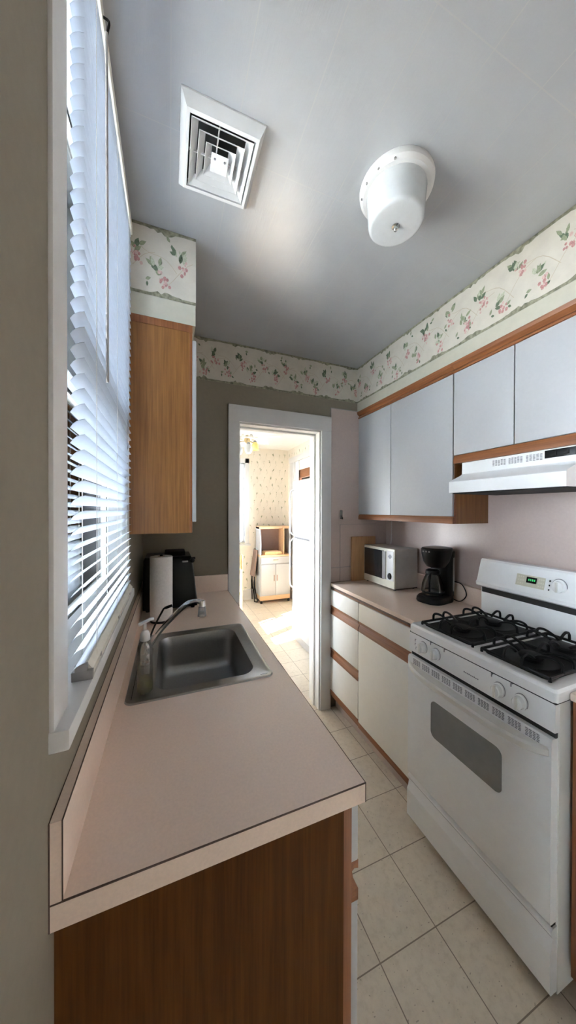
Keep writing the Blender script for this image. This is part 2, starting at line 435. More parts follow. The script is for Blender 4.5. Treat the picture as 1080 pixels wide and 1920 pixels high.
# soffits
struct(MB().box(1.432, RW, -.9, BW, 2.136, CEIL), 'soffit_right', 'band', 'boxed soffit above the right wall cabinets', 'soffit')
struct(MB().box(WX, .233, 1.224, BW, 2.126, CEIL), 'soffit_left', 'band', 'boxed soffit above the oak sided left wall cabinet', 'soffit')
BH = CEIL - 2.204
border('trim_1', (1.431, BW, 2.204), (0, -1, 0), (0, 0, 1), (-1, 0, 0), 2.6, BH, 'floral border with pink blossom along the right soffit', 5)
border('trim_2', (.2335, BW - .001, 2.204), (1, 0, 0), (0, 0, 1), (0, -1, 0), 1.198, BH, 'floral border across the back wall above the doorway', 11)
border('trim_3', (WX + .001, 1.223, 2.204), (1, 0, 0), (0, 0, 1), (0, -1, 0), .2345, BH, 'short piece of floral border on the end of the left soffit', 23)
border('trim_4', (.234, 1.224, 2.204), (0, 1, 0), (0, 0, 1), (1, 0, 0), .67, BH, 'floral border on the aisle face of the left soffit', 31)

# doorway casing
d = thing('door_1', (.84, BW, 0), 'white painted doorway casing between kitchen and dining room', 'doorway', kind='structure')
cm = MB()
cm.box(.479, DL + .004, BW - .016, BW, 0, 2.075, .003); cm.box(DR - .004, 1.207, BW - .016, BW, 0, 2.075, .003); cm.box(.479, 1.207, BW - .017, BW, DH - .004, 2.075, .003)
cm.build('casing', 'trim', d)
jm = MB(); jm.box(DL, DL + .014, BW, 2.05, 0, DH); jm.box(DR - .014, DR, BW, 2.05, 0, DH); jm.box(DL, DR, BW, 2.05, DH - .014, DH)
jm.box(DR - .026, DR - .014, 1.955, 1.985, 0, DH, .002); jm.box(DL + .014, DL + .026, 1.955, 1.985, 0, DH, .002); jm.box(DL, DR, 1.955, 1.985, DH - .026, DH - .014, .002)
jm.build('jamb', 'white_paint', d)

# laminate panels on the back wall right of the door
pp = thing('trim_5', (1.32, BW, .9), 'tall pink laminate panel beside the door casing', 'wall panel', kind='structure')
c = MB(); c.box(1.2095, 1.455, BW - .003, BW, 1.345, 2.143); c.box(1.2095, RW, BW - .003, BW, .9, 1.345); c.build('panel', 'pinkwall', pp, smooth=False)
sm = MB(); sm.box(1.2075, 1.2105, BW - .005, BW, .9, 2.146); sm.box(1.2075, 1.455, BW - .005, BW, 2.141, 2.146)
sm.build('edge_strip', 'grey', pp, smooth=False)
q = MB(); q.box(1.288, RW - .002, BW - .0055, BW - .003, 1.002, 1.312, .001); q.build('backing_panel', 'pinkwall', pp, smooth=False)
q = MB(); q.box(1.286, 1.2885, BW - .0062, BW - .003, .9, 1.313); q.box(1.286, 1.60, BW - .0062, BW - .003, 1.311, 1.314); q.box(1.2095, 1.60, BW - .0064, BW - .003, 1.0, 1.004)
q.build('panel_joint', 'grey', pp, smooth=False)

# kitchen window 1: casing, sill, jambs, sashes, glass
wn = thing('window_1', (0, .86, 1.13), 'tall white double hung window behind the blind', 'window', kind='structure')
c = MB(); c.box(WX - .001, .004, .464, .521, 1.125, 2.461, .0015); c.box(WX - .001, .004, 1.178, 1.222, 1.125, 2.46, .002); c.box(WX - .001, .006, .463, 1.222, 2.393, 2.4605, .002)
c.build('casing', 'trim', wn)
c = MB(); c.box(-.14, -.002, .514, .520, 1.12, 2.40); c.box(-.14, -.002, 1.179, 1.185, 1.12, 2.40); c.box(-.14, -.002, .514, 1.185, 2.392, 2.40)
c.build('jamb', 'trim', wn)
c = MB(); c.box(-.10, .021, .462, 1.222, 1.103, 1.131, .004)
c.build('sill', 'trim', wn)
def sash(x, z0, z1):
    f = MB(); a, b = .521, 1.178; t = .022
    f.box(x, x + t, a, a + .035, z0, z1); f.box(x, x + t, b - .035, b, z0, z1); f.box(x, x + t, a, b, z0, z0 + .06); f.box(x, x + t, a, b, z1 - .04, z1)
    s = f.build('sash', 'trim', wn, smooth=False)
    g = MB()
    for y0, y1, za, zb in ((a + .033, a + .037, z0 + .06, z1 - .04), (b - .037, b - .033, z0 + .06, z1 - .04), (a + .03, b - .03, z0 + .058, z0 + .064), (a + .03, b - .03, z1 - .044, z1 - .038)): g.box(x + t - .002, x + t + .001, y0, y1, za, zb)
    g.build('glazing_gasket', 'blackm', s, smooth=False)
    MB().box(x + .009, x + .012, a + .034, b - .034, z0 + .06, z1 - .04).build('pane', 'glass', s, smooth=False)
sash(-.075, 1.132, 1.70); sash(-.105, 1.66, 2.392)
g = MB()   # half screen frame outside the lower sash
g.box(-.125, -.118, .525, .535, 1.14, 1.69); g.box(-.125, -.118, 1.157, 1.17, 1.14, 1.69); g.box(-.125, -.118, .525, 1.17, 1.14, 1.152); g.box(-.125, -.118, .525, 1.17, 1.678, 1.69)
g.build('screen_frame', 'trim', wn, smooth=False)

# dining room windows
def dwin(name, label, mk):
    o = thing(name, mk['loc'], label, 'window', kind='structure'); return o
w2 = thing('window_2', (.98, FY, .87), 'bright window with white shade on the far dining room wall', 'window', kind='structure')
c = MB(); c.box(1.235, 1.30, FY - .014, FY, .87, 2.22, .002); c.box(.665, .73, FY - .014, FY, .87, 2.22, .002); c.box(.665, 1.30, FY - .014, FY, 2.15, 2.22, .002)
c.build('casing', 'trim', w2)
MB().box(.65, 1.32, FY - .04, FY + .02, .855, .88, .003).build('sill', 'trim', w2)
c = MB(); c.box(.72, .76, FY + .06, FY + .085, .9, 2.16); c.box(1.205, 1.245, FY + .06, FY + .085, .9, 2.16); c.box(.72, 1.245, FY + .06, FY + .085, .9, .95); c.box(.72, 1.245, FY + .06, FY + .085, 2.11, 2.16); c.box(.72, 1.245, FY + .06, FY + .085, 1.5, 1.55)
s = c.build('sash', 'trim', w2, smooth=False)
MB().box(.75, 1.215, FY + .07, FY + .074, .93, 2.13).build('pane', 'glass', s, smooth=False)
sh_ = MB()
for k in range(21):
    x = .735 + k * .0242; sh_.prism([(x, FY + .03), (x + .0121, FY + .04), (x + .0242, FY + .03), (x + .0242, FY + .0308), (x + .0121, FY + .0408), (x, FY + .0308)], 'z', .91, 2.14)
sh_.build('shade', 'sheer', w2, smooth=False)
w3 = thing('window_3', (DX, 3.86, .55), 'wood framed window on the dining room wall above the refrigerator', 'window', kind='structure')
c = MB(); c.box(DX - .016, DX, 4.34, 4.54, .5, 2.25, .002); c.box(DX - .016, DX, 3.18, 3.38, .5, 2.25, .002); c.box(DX - .02, DX, 3.18, 4.56, 2.165, 2.25, .003); c.box(DX - .04, DX, 3.16, 4.56, .52, .555, .003)
c.build('casing', 'trim', w3)
c = MB(); c.box(DX + .01, DX + .03, 3.36, 4.36, 2.02, 2.17); c.build('transom_panel', 'white_paint', w3, smooth=False)
c = MB(); c.box(DX + .0, DX + .05, 3.36, 4.20, 1.90, 2.02, .003); c.box(DX, DX + .05, 4.16, 4.20, .6, 2.02); c.box(DX, DX + .05, 3.36, 3.42, .6, 1.95); c.box(DX, DX + .05, 3.36, 4.2, .55, .66)
s = c.build('sash', 'oaky', w3)
MB().box(DX + .024, DX + .028, 3.41, 4.17, .64, 1.92).build('pane', 'glass', s, smooth=False)
MB().box(DX + .0, DX + .05, 4.2, 4.36, .55, 2.17).build('side_panel', 'white_paint', w3, smooth=False)
w4 = thing('window_4', (0, 2.63, .85), 'double window on the left dining room wall letting the sun in', 'window', kind='structure')
c = MB(); c.box(-.09, -.05, 2.165, 2.19, .85, 2.05); c.box(-.09, -.05, 3.07, 3.095, .85, 2.05); c.box(-.09, -.05, 2.575, 2.675, .85, 2.05); c.box(-.09, -.05, 2.165, 3.095, .85, .875); c.box(-.09, -.05, 2.165, 3.095, 2.0, 2.05)
s = c.build('sash', 'trim', w4, smooth=False)
g = MB(); g.box(-.072, -.068, 2.18, 2.58, .87, 2.02); g.box(-.072, -.068, 2.67, 3.08, .87, 2.02); g.build('pane', 'glass', s, smooth=False)
MB().box(-.045, -.043, 2.17, 3.09, 1.42, 2.04).build('roller_shade', 'shadecloth', w4, smooth=False)
MB().box(-.10, .02, 2.12, 3.14, .83, .852, .002).build('sill', 'trim', w4)

b = MB(); b.box(WX, DX, FY - .02, FY, 0, .15, .003); b.box(WX, DX, FY - .035, FY, .15, .165, .003)
struct(b, 'baseboard_far', 'trim', 'low white baseboard along the far dining room wall', 'baseboard')
struct(MB().box(DX - .014, DX, 3.05, FY - .035, 0, .12, .002), 'baseboard_right', 'trim', 'white baseboard under the wood framed window', 'baseboard')

# outside: ground, a neighbouring house, an added house-shaped sun blocker
struct(MB().box(-14, -.2, -9, 20, -.5, -.4), 'ground', 'ground_out', 'pale ground outside the windows', 'ground')
h = thing('house_or_sun_blocker', (-4, 10, -.4), 'white sided house seen through the gap beside the blind', 'building')
w = MB(); w.box(-7.5, -1.2, 9, 14, -.4, 4.3); w.build('wall', 'siding', h, smooth=False)
r = MB(); r.prism([(-7.9, 4.3), (-.8, 4.3), (-4.3, 6.2)], 'y', 8.7, 14.3); r.build('roof', 'white_paint', h, smooth=False)
for x in (-4.2,):
    f = MB(); f.box(x - .4, x + .4, 8.95, 9.0, .6, 2.2); fr = f.build('window_frame', 'trim', h, smooth=False)
    MB().box(x - .33, x + .33, 8.94, 8.96, .68, 2.12).build('pane', 'mw_glass', fr, smooth=False)
h = thing('house_or_sun_blocker', (-3.4, -2.4, -.4), 'unseen white sided house added to keep sun off the kitchen window', 'building')  # blocker added to stop direct sun at the kitchen window
MB().box(-4.6, -2.3, -5, .22, -.4, 4.2).build('wall', 'siding', h, smooth=False)
MB().prism([(-4.8, 4.2), (-2.1, 4.2), (-3.45, 5.0)], 'y', -5.1, .27).build('roof', 'grey', h, smooth=False)

# ================================================================== BLIND
YN, YF = .562, 1.172
bl = thing('mini_blind', (.006, .87, 1.131), 'white slatted mini blind lowered over the tall window', 'blind')
th = math.radians(33); W2 = .0115
sl = MB(); n = 50; z0, dz = 1.163, .0242
for i in range(n):
    zc = z0 + i * dz; ca, sa = math.cos(th), math.sin(th) * 1.2
    prof = []
    for t, bow in ((-1, 0), (-.5, .0022), (0, .003), (.5, .0022), (1, 0)):
        prof.append((.006 + t * W2 * ca - bow * sa, zc + t * W2 * sa + bow * ca))
    prof += [(x - .0, z - .0007) for x, z in prof[::-1]]
    sl.prism(prof, 'y', YN, YF)
sl.build('slats', 'slat', bl, ang=60)
c = MB(); c.box(-.008, .020, YN - .002, YF, 2.362, 2.394, .002); c.build('headrail', 'vinyl', bl)
c = MB(); c.prism([(-.006, 1.133), (.019, 1.133), (.020, 1.146), (.012, 1.157), (-.002, 1.157), (-.007, 1.146)], 'y', YN + .030, YF); rail = c.build('bottom_rail', 'vinyl', bl)
c = MB(); c.box(-.009, .0215, YN + .022, YN + .031, 1.1315, 1.147, .001); c.box(-.004, .014, YN + .020, YN + .030, 1.147, 1.159, .002); e = c.build('end_cap', 'grey', rail)
for y in (.64, .87, 1.10):
    c = MB(); c.box(.0165, .0172, y - .0012, y + .0012, 1.15, 2.37); c.box(-.0062, -.0055, y - .0012, y + .0012, 1.15, 2.37); c.build('ladder_cord', 'vinyl', bl, smooth=False)
for y in (.66, .87, 1.10): MB().box(.0188, .0205, y - .004, y + .004, 1.138, 1.144).build('cord_plug', 'grey', rail, smooth=False)
c = MB(); c.tube([(.0255, .683, 2.345), (.0262, .684, 2.0), (.0262, .685, 1.665)], .0028, 6); c.build('tilt_wand', 'rod', bl)
c = MB(); c.tube(bez([(.020, .683, 2.372), (.030, .683, 2.368), (.028, .683, 2.352), (.0255, .683, 2.340)], 4), .0022, 6); c.build('wand_hook', 'blackm', bl)

# ================================================================== LEFT SIDE
lb = thing('base_cabinet', (.24, 1.2, 0), 'oak sided base cabinet under the sink counter', 'cabinet')
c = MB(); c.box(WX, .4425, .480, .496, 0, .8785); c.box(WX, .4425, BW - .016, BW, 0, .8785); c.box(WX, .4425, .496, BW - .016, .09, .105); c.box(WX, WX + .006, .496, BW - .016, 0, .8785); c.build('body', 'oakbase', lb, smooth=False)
MB().box(.4415, .4600, .480, BW, .09, .8785, .001).build('face_frame', 'oakz', lb)
y = .484
for k, yy in enumerate((.95, 1.42, BW - .01)):
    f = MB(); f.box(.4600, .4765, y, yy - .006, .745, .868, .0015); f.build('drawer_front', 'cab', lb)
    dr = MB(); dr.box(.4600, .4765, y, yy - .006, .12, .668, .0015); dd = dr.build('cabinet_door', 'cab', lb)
    pu = MB(); pu.prism([(.4600, .668), (.4775, .668), (.4775, .690), (.4655, .716), (.4635, .728), (.4690, .732), (.4775, .729), (.4775, .745), (.4600, .745)], 'y', y, yy - .006)
    pu.build('oak_pull', 'oaky', lb)
    y = yy

# counter, with the hole for the sink
ct = thing('left_worktop', (.24, 1.18, .8785), 'pink beige laminate counter holding the sink under the window', 'worktop')
c = MB(); cx = .4763; cn = .46; zt = .914; zb = .8785
c.box(0, cx, cn, .874, zb, zt); c.box(0, cx, 1.288, BW, zb, zt); c.box(0, .046, .874, 1.288, zb, zt); c.box(.418, cx, .874, 1.288, zb, zt)
c.build('slab', 'counter', ct, smooth=False)
c = MB(); c.box(0, .0137, cn, BW, zt, 1.018); bs = tag(c.build('backsplash', 'counter', loc=(.007, 1.18, .914), smooth=False), 'long pink beige backsplash strip under the window sill', 'backsplash')
c = MB(); c.box(.0140, cx, BW - .014, BW, zt, 1.014); tag(c.build('backsplash', 'counter', loc=(.24, BW - .007, .914), smooth=False), 'short pink backsplash strip left of the doorway behind the black appliance', 'backsplash')
c = MB(); c.box(-.0004, cx + .0006, cn - .0006, cn + .0012, zt - .0016, zt + .0002); c.box(cx - .001, cx + .0005, cn, BW, zt - .0016, zt + .0002); c.box(cx - .001, cx + .0006, cn - .0006, cn + .001, zb, zt); c.build('laminate_seam', 'seam', ct, smooth=False)
c = MB(); c.box(.0128, .0142, cn - .0005, cn + .001, zt, 1.0185); c.box(.0128, .0142, cn, BW - .014, 1.0165, 1.0185); c.box(-.004, .0003, cn - .0002, BW, zb, 1.0172); c.build('laminate_seam', 'seam', bs, smooth=False)

# sink
sk = thing('kitchen_sink', (.232, 1.08, .914), 'stainless steel sink set into the pink beige counter', 'sink')
s = MB()
A = (.031, .4345, .857, 1.306); B = (.104, .386, .895, 1.262)
def ins(r, d): return (r[0] + d, r[1] - d, r[2] + d, r[3] - d)
s.loft([rrect(*A, .022, .9142), rrect(*ins(A, .002), .021, .9185), rrect(*ins(A, .009), .018, .9195), rrect(*ins(A, .013), .016, .9178),
        rrect(*ins(B, -.006), .050, .9175), rrect(*ins(B, -.002), .046, .9165), rrect(*B, .044, .911), rrect(*ins(B, .004), .042, .88), rrect(*ins(B, .008), .042, .81), rrect(*ins(B, .016), .04, .785), rrect(*ins(B, .034), .035, .776),
        rrect(.235, .255, 1.07, 1.09, .009, .772)], cap0=False)
s.build('basin', 'steel', sk, ang=50)
c = MB(); c.lathe([(.026, 0), (.027, .003), (.018, .0035), (.016, .001)], (.245, 1.08, .7735), 24); c.build('drain', 'chrome', sk)
c = MB(); c.box(.395, .427, .872, .8735, .9182, .9188); c.box(.426, .4275, .873, 1.288, .9182, .9190); c.box(.046, .0475, .875, 1.288, .918, .9188); c.build('rim_groove', 'blackm', sk, smooth=False)

# faucet
fx, fy = .067, 1.115
fa = thing('faucet', (fx, fy, .918), 'chrome single lever faucet with a long spout over the sink', 'faucet')
c = MB(); c.loft([rrect(fx - .02, fx + .02, fy - .07, fy + .07, .019, .918), rrect(fx - .02, fx + .02, fy - .07, fy + .07, .019, .924), rrect(fx - .014, fx + .014, fy - .06, fy + .06, .013, .930)]); c.build('base_plate', 'chrome', fa)
c = MB(); c.lathe([(.017, 0), (.017, .022), (.015, .032), (.010, .038), (.004, .040)], (fx, fy, .928), 24, sc_=(.9, .9)); c.build('valve_body', 'chrome', fa)
c = MB(); c.tube(bez([(fx + .006, fy, .946), (.105, fy - .002, .995), (.150, fy - .006, 1.045), (.195, fy - .012, 1.086), (.225, fy - .015, 1.094), (.243, fy - .017, 1.090)]), .0085, 10); c.build('spout', 'chrome', fa)
c = MB(); c.lathe([(.0105, 0), (.0115, -.02), (.0115, -.022)], (.2465, fy - .0175, 1.094), 16); ae = c.build('spout_tip', 'chrome', fa)
c = MB(); c.lathe([(.0125, 0), (.0135, -.018), (.0155, -.034), (.013, -.034), (.011, -.018)], (.2465, fy - .0175, 1.0745), 16); c.build('clear_aerator', 'clearcap', fa)
c = MB(); c.tube(bez([(fx + .004, fy + .004, .964), (.093, fy, 1.02), (.115, fy - .01, 1.066), (.124, fy - .012, 1.080), (.143, fy - .014, 1.086)]), .0032, 8, None); c.build('lever', 'blackm', fa)
c = MB(); c.tube([(.126, fy - .012, 1.0805), (.148, fy - .014, 1.0875)], .0048, 8); c.build('lever_grip', 'blackm', fa)

# soap bottle
sx_, sy_ = .078, .905
so = thing('soap_bottle', (sx_, sy_, .9185), 'clear pump bottle with yellow soap left in its bottom', 'bottle')
c = MB(); c.lathe([(.016, 0), (.0198, .004), (.0202, .02), (.0192, .034), (.0200, .06), (.0190, .085), (.0198, .108), (.0185, .124), (.014, .136), (.010, .142)], (sx_, sy_, .9190), 24); c.build('clear_body', 'bottle', so)
c = MB(); c.lathe([(.0135, 0), (.0172, .004), (.0178, .02), (.0168, .034), (.0165, .036)], (sx_, sy_, .921), 20); c.build('liquid_soap', 'soap', so)
c = MB(); c.tube([(sx_, sy_, .925), (sx_, sy_, 1.06)], .0022, 8); c.build('dip_tube', 'bottle', so)
c = MB(); c.lathe([(.0125, 0), (.013, .004), (.0125, .016), (.009, .024), (.005, .027)], (sx_, sy_, 1.059), 20); c.build('collar', 'trim', so)
c = MB(); c.lathe([(.0042, 0), (.0042, .022)], (sx_, sy_, 1.085), 12); c.tube(bez([(sx_ - .016, sy_ - .004, 1.103), (sx_, sy_, 1.108), (sx_ + .012, sy_ + .003, 1.112), (sx_ + .021, sy_ + .006, 1.112)], 4), .0048, 8); c.build('pump_head', 'trim', so)

# paper towel, black appliance
tx, ty = .1045, 1.475
pt = thing('paper_towel_roll', (tx, ty, .914), 'white paper towel roll standing upright behind the sink', 'paper towels')
c = MB(); c.lathe([(.016, .286), (.016, .290), (.0465, .290), (.0475, .288), (.0475, .012), (.0465, .010), (.016, .010)], (tx, ty, .914), 36); c.build('roll', 'paper', pt)
c = MB(); c.lathe([(.0160, .284), (.0145, .284), (.0145, .291), (.0162, .291)], (tx, ty, .914), 20); c.build('cardboard_core', 'board', pt)
c = MB(); c.lathe([(.046, 0), (.048, .004), (.046, .009), (.010, .010), (.006, .012), (.006, .286), (.008, .290), (.005, .297)], (tx, ty, .914), 24); c.build('holder', 'blackm', pt)
ap = thing('countertop_appliance', (.14, 1.69, .914), 'black boxy appliance with a lug at its upper corner behind the paper towels', 'appliance')
c = MB(); c.loft([rrect(.018, .272, 1.60, 1.80, .012, .926), rrect(.018, .272, 1.60, 1.80, .012, .95), rrect(.020, .248, 1.605, 1.80, .012, 1.165), rrect(.026, .240, 1.612, 1.795, .012, 1.178)]); c.build('housing', 'black', ap)
c = MB(); c.box(.115, .215, 1.65, 1.76, 1.176, 1.200, .006); c.build('lid', 'blackm', ap)
c = MB(); c.box(.198, .226, 1.598, 1.606, 1.150, 1.158, .002); c.build('silver_latch', 'steel', ap)
c = MB(); c.tube([(.2375, 1.612 + .0, 1.1665), (.262, 1.612, 1.1665)], .006, 8); c.lathe([(.007, 0), (.0115, .002), (.0115, .008), (.007, .010)], (.247, 1.600, 1.157), 16, 'y'); c.build('lug', 'black', ap)
for x, y in ((.04, 1.62), (.25, 1.62), (.04, 1.78), (.25, 1.78)):
    c = MB(); c.lathe([(.009, 0), (.010, .003), (.008, .014)], (x, y, .914), 12); c.build('foot', 'blackm', ap)

# left wall cabinet
lw = thing('wall_cabinet', (.11, 1.55, 1.325), 'oak sided wall cabinet hanging between the blind and the doorway', 'cabinet')
MB().box(WX, .212, 1.226, BW, 1.325, 2.112).build('body', 'oak', lw, smooth=False)
c = MB(); c.box(.2115, .2215, 1.225, BW, 1.325, 2.112, .001); c.box(WX, .2225, 1.2235, BW, 2.098, 2.126, .002); c.build('face_frame', 'oakz', lw)
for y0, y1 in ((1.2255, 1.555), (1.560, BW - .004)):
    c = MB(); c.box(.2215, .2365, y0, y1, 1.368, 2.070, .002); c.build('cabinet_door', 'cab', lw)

# ================================================================== RIGHT SIDE, BASE
RZ = .897
def front(mb, y0, y1, za, zb_, x0=1.2045, x1=1.216): return mb.box(x0, x1, y0, y1, za, zb_, .0015)
def base_unit(label, y0, y1, drawers, name='base_cabinet', group=None):
    o = thing(name, (1.45, (y0 + y1) / 2, 0), label, 'cabinet')
    MB().box(1.222, RW, y0, y1, .095, RZ - .022).build('body', 'oak', o, smooth=False)
    MB().box(1.215, 1.223, y0, y1, .088, RZ - .022, .001).build('face_frame', 'oakz', o)
    MB().box(1.255, RW, y0, y1, 0, .09).build('toe_kick', 'pinkwall', o, smooth=False)
    g = .0025
    zs = [(.742, .852)] + ([(.442, .680), (.143, .374)] if drawers else [(.130, .680)])
    for k, (a, b_) in enumerate(zs):
        c = MB(); front(c, y0 + g, y1 - g, a, b_); nm = 'drawer_front' if (drawers or k == 0) else 'cabinet_door'
        c.build(nm, 'cabw', o)
    for a, b_ in ([(.680, .742), (.374, .442)] if drawers else [(.680, .742)]):
        c = MB(); h_ = b_ - a
        c.prism([(1.2155, a), (1.2040, a), (1.2040, a + .30 * h_), (1.2125, a + .55 * h_), (1.2140, a + .72 * h_), (1.2095, a + .80 * h_), (1.2040, a + .78 * h_), (1.2040, b_), (1.2155, b_)], 'y', y0 + g, y1 - g); c.build('oak_pull', 'oaky', o)
    c = MB(); c.box(1.2075, 1.2145, y0, y1, RZ - .034, RZ - .0222); c.build('shadow_gap', 'seam', o, smooth=False)  # dark strip coloured as the shade beneath the counter edge
    c = MB(); c.box(1.2045, 1.2155, y0, y1, .103 if drawers else .096, .141 if drawers else .128, .001); c.build('bottom_rail', 'oaky', o)
    return o
base_unit('narrow base cabinet of three white drawers beside the door casing', 1.541, BW - .005, True, 'drawer_cabinet')
base_unit('white base cabinet with one drawer over a wide door left of the stove', 1.066, 1.541, False)
nb = thing('base_cabinet', (1.45, .2, 0), 'dark oak edged base cabinet in the corner right of the stove', 'cabinet')
MB().box(1.222, RW, -.30, .497, .095, RZ - .022).build('body', 'oak', nb, smooth=False)
MB().box(1.205, 1.223, -.30, .497, .088, RZ - .022, .001).build('face_frame', 'oakz', nb)
MB().box(1.255, RW, -.30, .497, 0, .09).build('toe_kick', 'pinkwall', nb, smooth=False)
c = MB(); c.box(1.190, 1.205, -.28, .46, .13, .85, .002); c.build('cabinet_door', 'cabw', nb)

rt = thing('right_worktop', (1.45, 1.48, RZ - .022), 'pink beige counter carrying the microwave and coffee maker', 'worktop')
c = MB(); c.box(1.205, RW, 1.064, BW - .003, RZ - .022, RZ, .003); c.build('slab', 'counter', rt)
c = MB(); c.box(1.67, RW, 1.064, BW - .006, RZ, .995, .003); tag(c.build('backsplash', 'counter', loc=(1.68, 1.48, RZ)), 'pink backsplash strip behind the microwave and coffee maker', 'backsplash')
rt2 = thing('corner_worktop', (1.45, .1, RZ - .022), 'short piece of pink counter at the near side of the stove', 'worktop')
c = MB(); c.box(1.200, RW, -.30, .502, RZ - .0215, RZ, .003); c.build('slab', 'counter', rt2)

# ================================================================== RIGHT WALL CABINETS
def wall_unit(label, y0, y1, z0, zd0, doors, name='wall_cabinet'):
    o = thing(name, (1.57, (y0 + y1) / 2, z0), label, 'cabinet')
    MB().box(1.466, RW, y0, y1, z0, 2.136).build('body', 'oak', o, smooth=False)
    c = MB(); c.box(1.4555, 1.4665, y0, y1, z0, 2.136, .001); c.build('face_frame', 'oaky', o)
    c = MB(); c.prism([(1.4555, 2.086), (1.438, 2.090), (1.438, 2.098), (1.4475, 2.108), (1.430, 2.122), (1.426, 2.1375), (1.4555, 2.1375)], 'y', y0, y1); c.build('crown_rail', 'oaky', o)
    c = MB(); c.prism([(1.4555, z0), (1.443, z0), (1.443, z0 + .55 * (zd0 - z0)), (1.449, zd0 - .002), (1.4555, zd0 - .002)], 'y', y0, y1); c.build('bottom_rail', 'oaky', o)
    for a, b_ in doors:
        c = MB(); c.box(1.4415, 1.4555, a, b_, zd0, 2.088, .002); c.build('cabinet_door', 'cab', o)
    return o
wall_unit('tall white double door wall cabinet over the microwave', 1.090, BW - .003, 1.348, 1.385, [(1.0925, 1.540), (1.544, BW - .006)])
wall_unit('short white double door wall cabinet above the range hood', .52, 1.0885, 1.645, 1.685, [(.525, .8045), (.8085, 1.086)])

# range hood
rh = thing('range_hood', (1.53, .83, 1.49), 'white range hood with vent slots under the short cabinet', 'range hood')
hy0, hy1 = .598, 1.052
c = MB(); c.prism([(1.372, 1.497), (1.372, 1.548), (1.378, 1.553), (1.448, 1.583), (1.456, 1.590), (1.4575, 1.6445), (RW, 1.6445), (RW, 1.497)], 'y', hy0, hy1); c.build('shell', 'enamel', rh, ang=20)
c = MB(); c.box(1.385, RW - .01, hy0 + .012, hy1 - .012, 1.492, 1.4975); c.build('filter_recess', 'dark', rh, smooth=False)
for a, b_ in ((.847, .905), (.782, .838), (.712, .772)):
    c = MB()
    for r_ in range(5):
        for k in range(5):
            y = a + (b_ - a) * (k + .15) / 5; L = (b_ - a) / 5 * .7
            z = 1.6085 + r_ * .0052; c.box(1.4560, 1.4567, y, y + L, z + (.0012 if k % 2 else 0), z + .0030 + (.0012 if k % 2 else 0))
    c.build('vent_slots', 'slot', rh, smooth=False)
c = MB(); c.box(1.4548, 1.458, .612, .706, 1.611, 1.640, .001); sw = c.build('switch_panel', 'black', rh)
for y in (.63, .668): 
    c = MB(); c.box(1.452, 1.456, y, y + .018, 1.618, 1.632, .001); c.build('rocker_switch', 'blackm', sw)

# ================================================================== GAS RANGE
ra = thing('gas_range', (1.4, .785, 0), 'white freestanding gas range with black grates', 'stove')
y0, y1 = .5095, 1.0615
c = MB(); c.box(1.168, 1.640, y0, y1, .035, .868, .003); c.build('body', 'enamel2', ra)
for x in (1.2, 1.6):
    for y in (y0 + .03, y1 - .03):
        c = MB(); c.lathe([(.012, 0), (.012, .036)], (x, y, 0), 12); c.build('foot', 'blackm', ra)
# cooktop
c = MB(); c.loft([rrect(1.1485, 1.618, y0 - .002, y1 + .002, .012, .872), rrect(1.1475, 1.618, y0 - .003, y1 + .003, .013, .882), rrect(1.1480, 1.618, y0 - .003, y1 + .003, .013, .900), rrect(1.154, 1.614, y0 + .003, y1 - .003, .010, .9075), rrect(1.166, 1.604, y0 + .014, y1 - .014, .010, .9085), rrect(1.172, 1.600, y0 + .020, y1 - .020, .010, .9055)]); ck = c.build('cooktop', 'enamel', ra)
c = MB(); c.box(1.150, 1.30, y0, y1, .8675, .8725); c.build('shadow_gap', 'dark', ra, smooth=False)
c = MB(); c.prism([(1.1685, .787), (1.146, .789), (1.1495, .868), (1.1685, .868)], 'y', y0, y1); cp = c.build('control_panel', 'enamel', ra)
c = MB()
for k in range(9): c.box(1.1462, 1.1475, .792 - .0065 * k - .004, .792 - .0065 * k, .8205, .8235 if k % 3 else .8245)
c.build('badge', 'slot', cp, smooth=False)
for y, z in ((1.028, .842), (1.028, .825), (1.023, .810), (.945, .862), (.878, .862), (.690, .862), (.628, .862)):
    c = MB(); c.box(1.1465, 1.1490, y - .0012, y + .0012, z - .0055, z + .0055); c.box(1.1465, 1.1490, y - .005, y + .001, z + .0045, z + .0065); c.build('dial_mark', 'slot', cp, smooth=False)
for y, z in ((.981, .830), (.915, .830), (.664, .826), (.598, .826)):
    c = MB(); c.lathe([(.0185, 0), (.0185, -.006), (.0155, -.008), (.0150, -.022), (.0125, -.025)], (1.148, y, z), 24, 'x', (1., 1.28)); kn = c.build('knob', 'enamel', cp)
    c = MB(); c.box(1.118, 1.146, y - .0035, y + .0035, z - .019, z + .019, .002); c.box(1.1175, 1.119, y - .0008, y + .0008, z + .006, z + .018); c.build('grip', 'enamel2', kn)
    c = MB(); c.lathe([(.0200, 0), (.0200, -.0012), (.0188, -.0012)], (1.1483, y, z), 24, 'x', (1., 1.28)); c.build('dial_ring', 'slot', kn)
c = MB(); c.box(1.158, 1.17, y0 + .004, y1 - .004, .768, .789); c.build('shadow_gap', 'dark', ra, smooth=False)
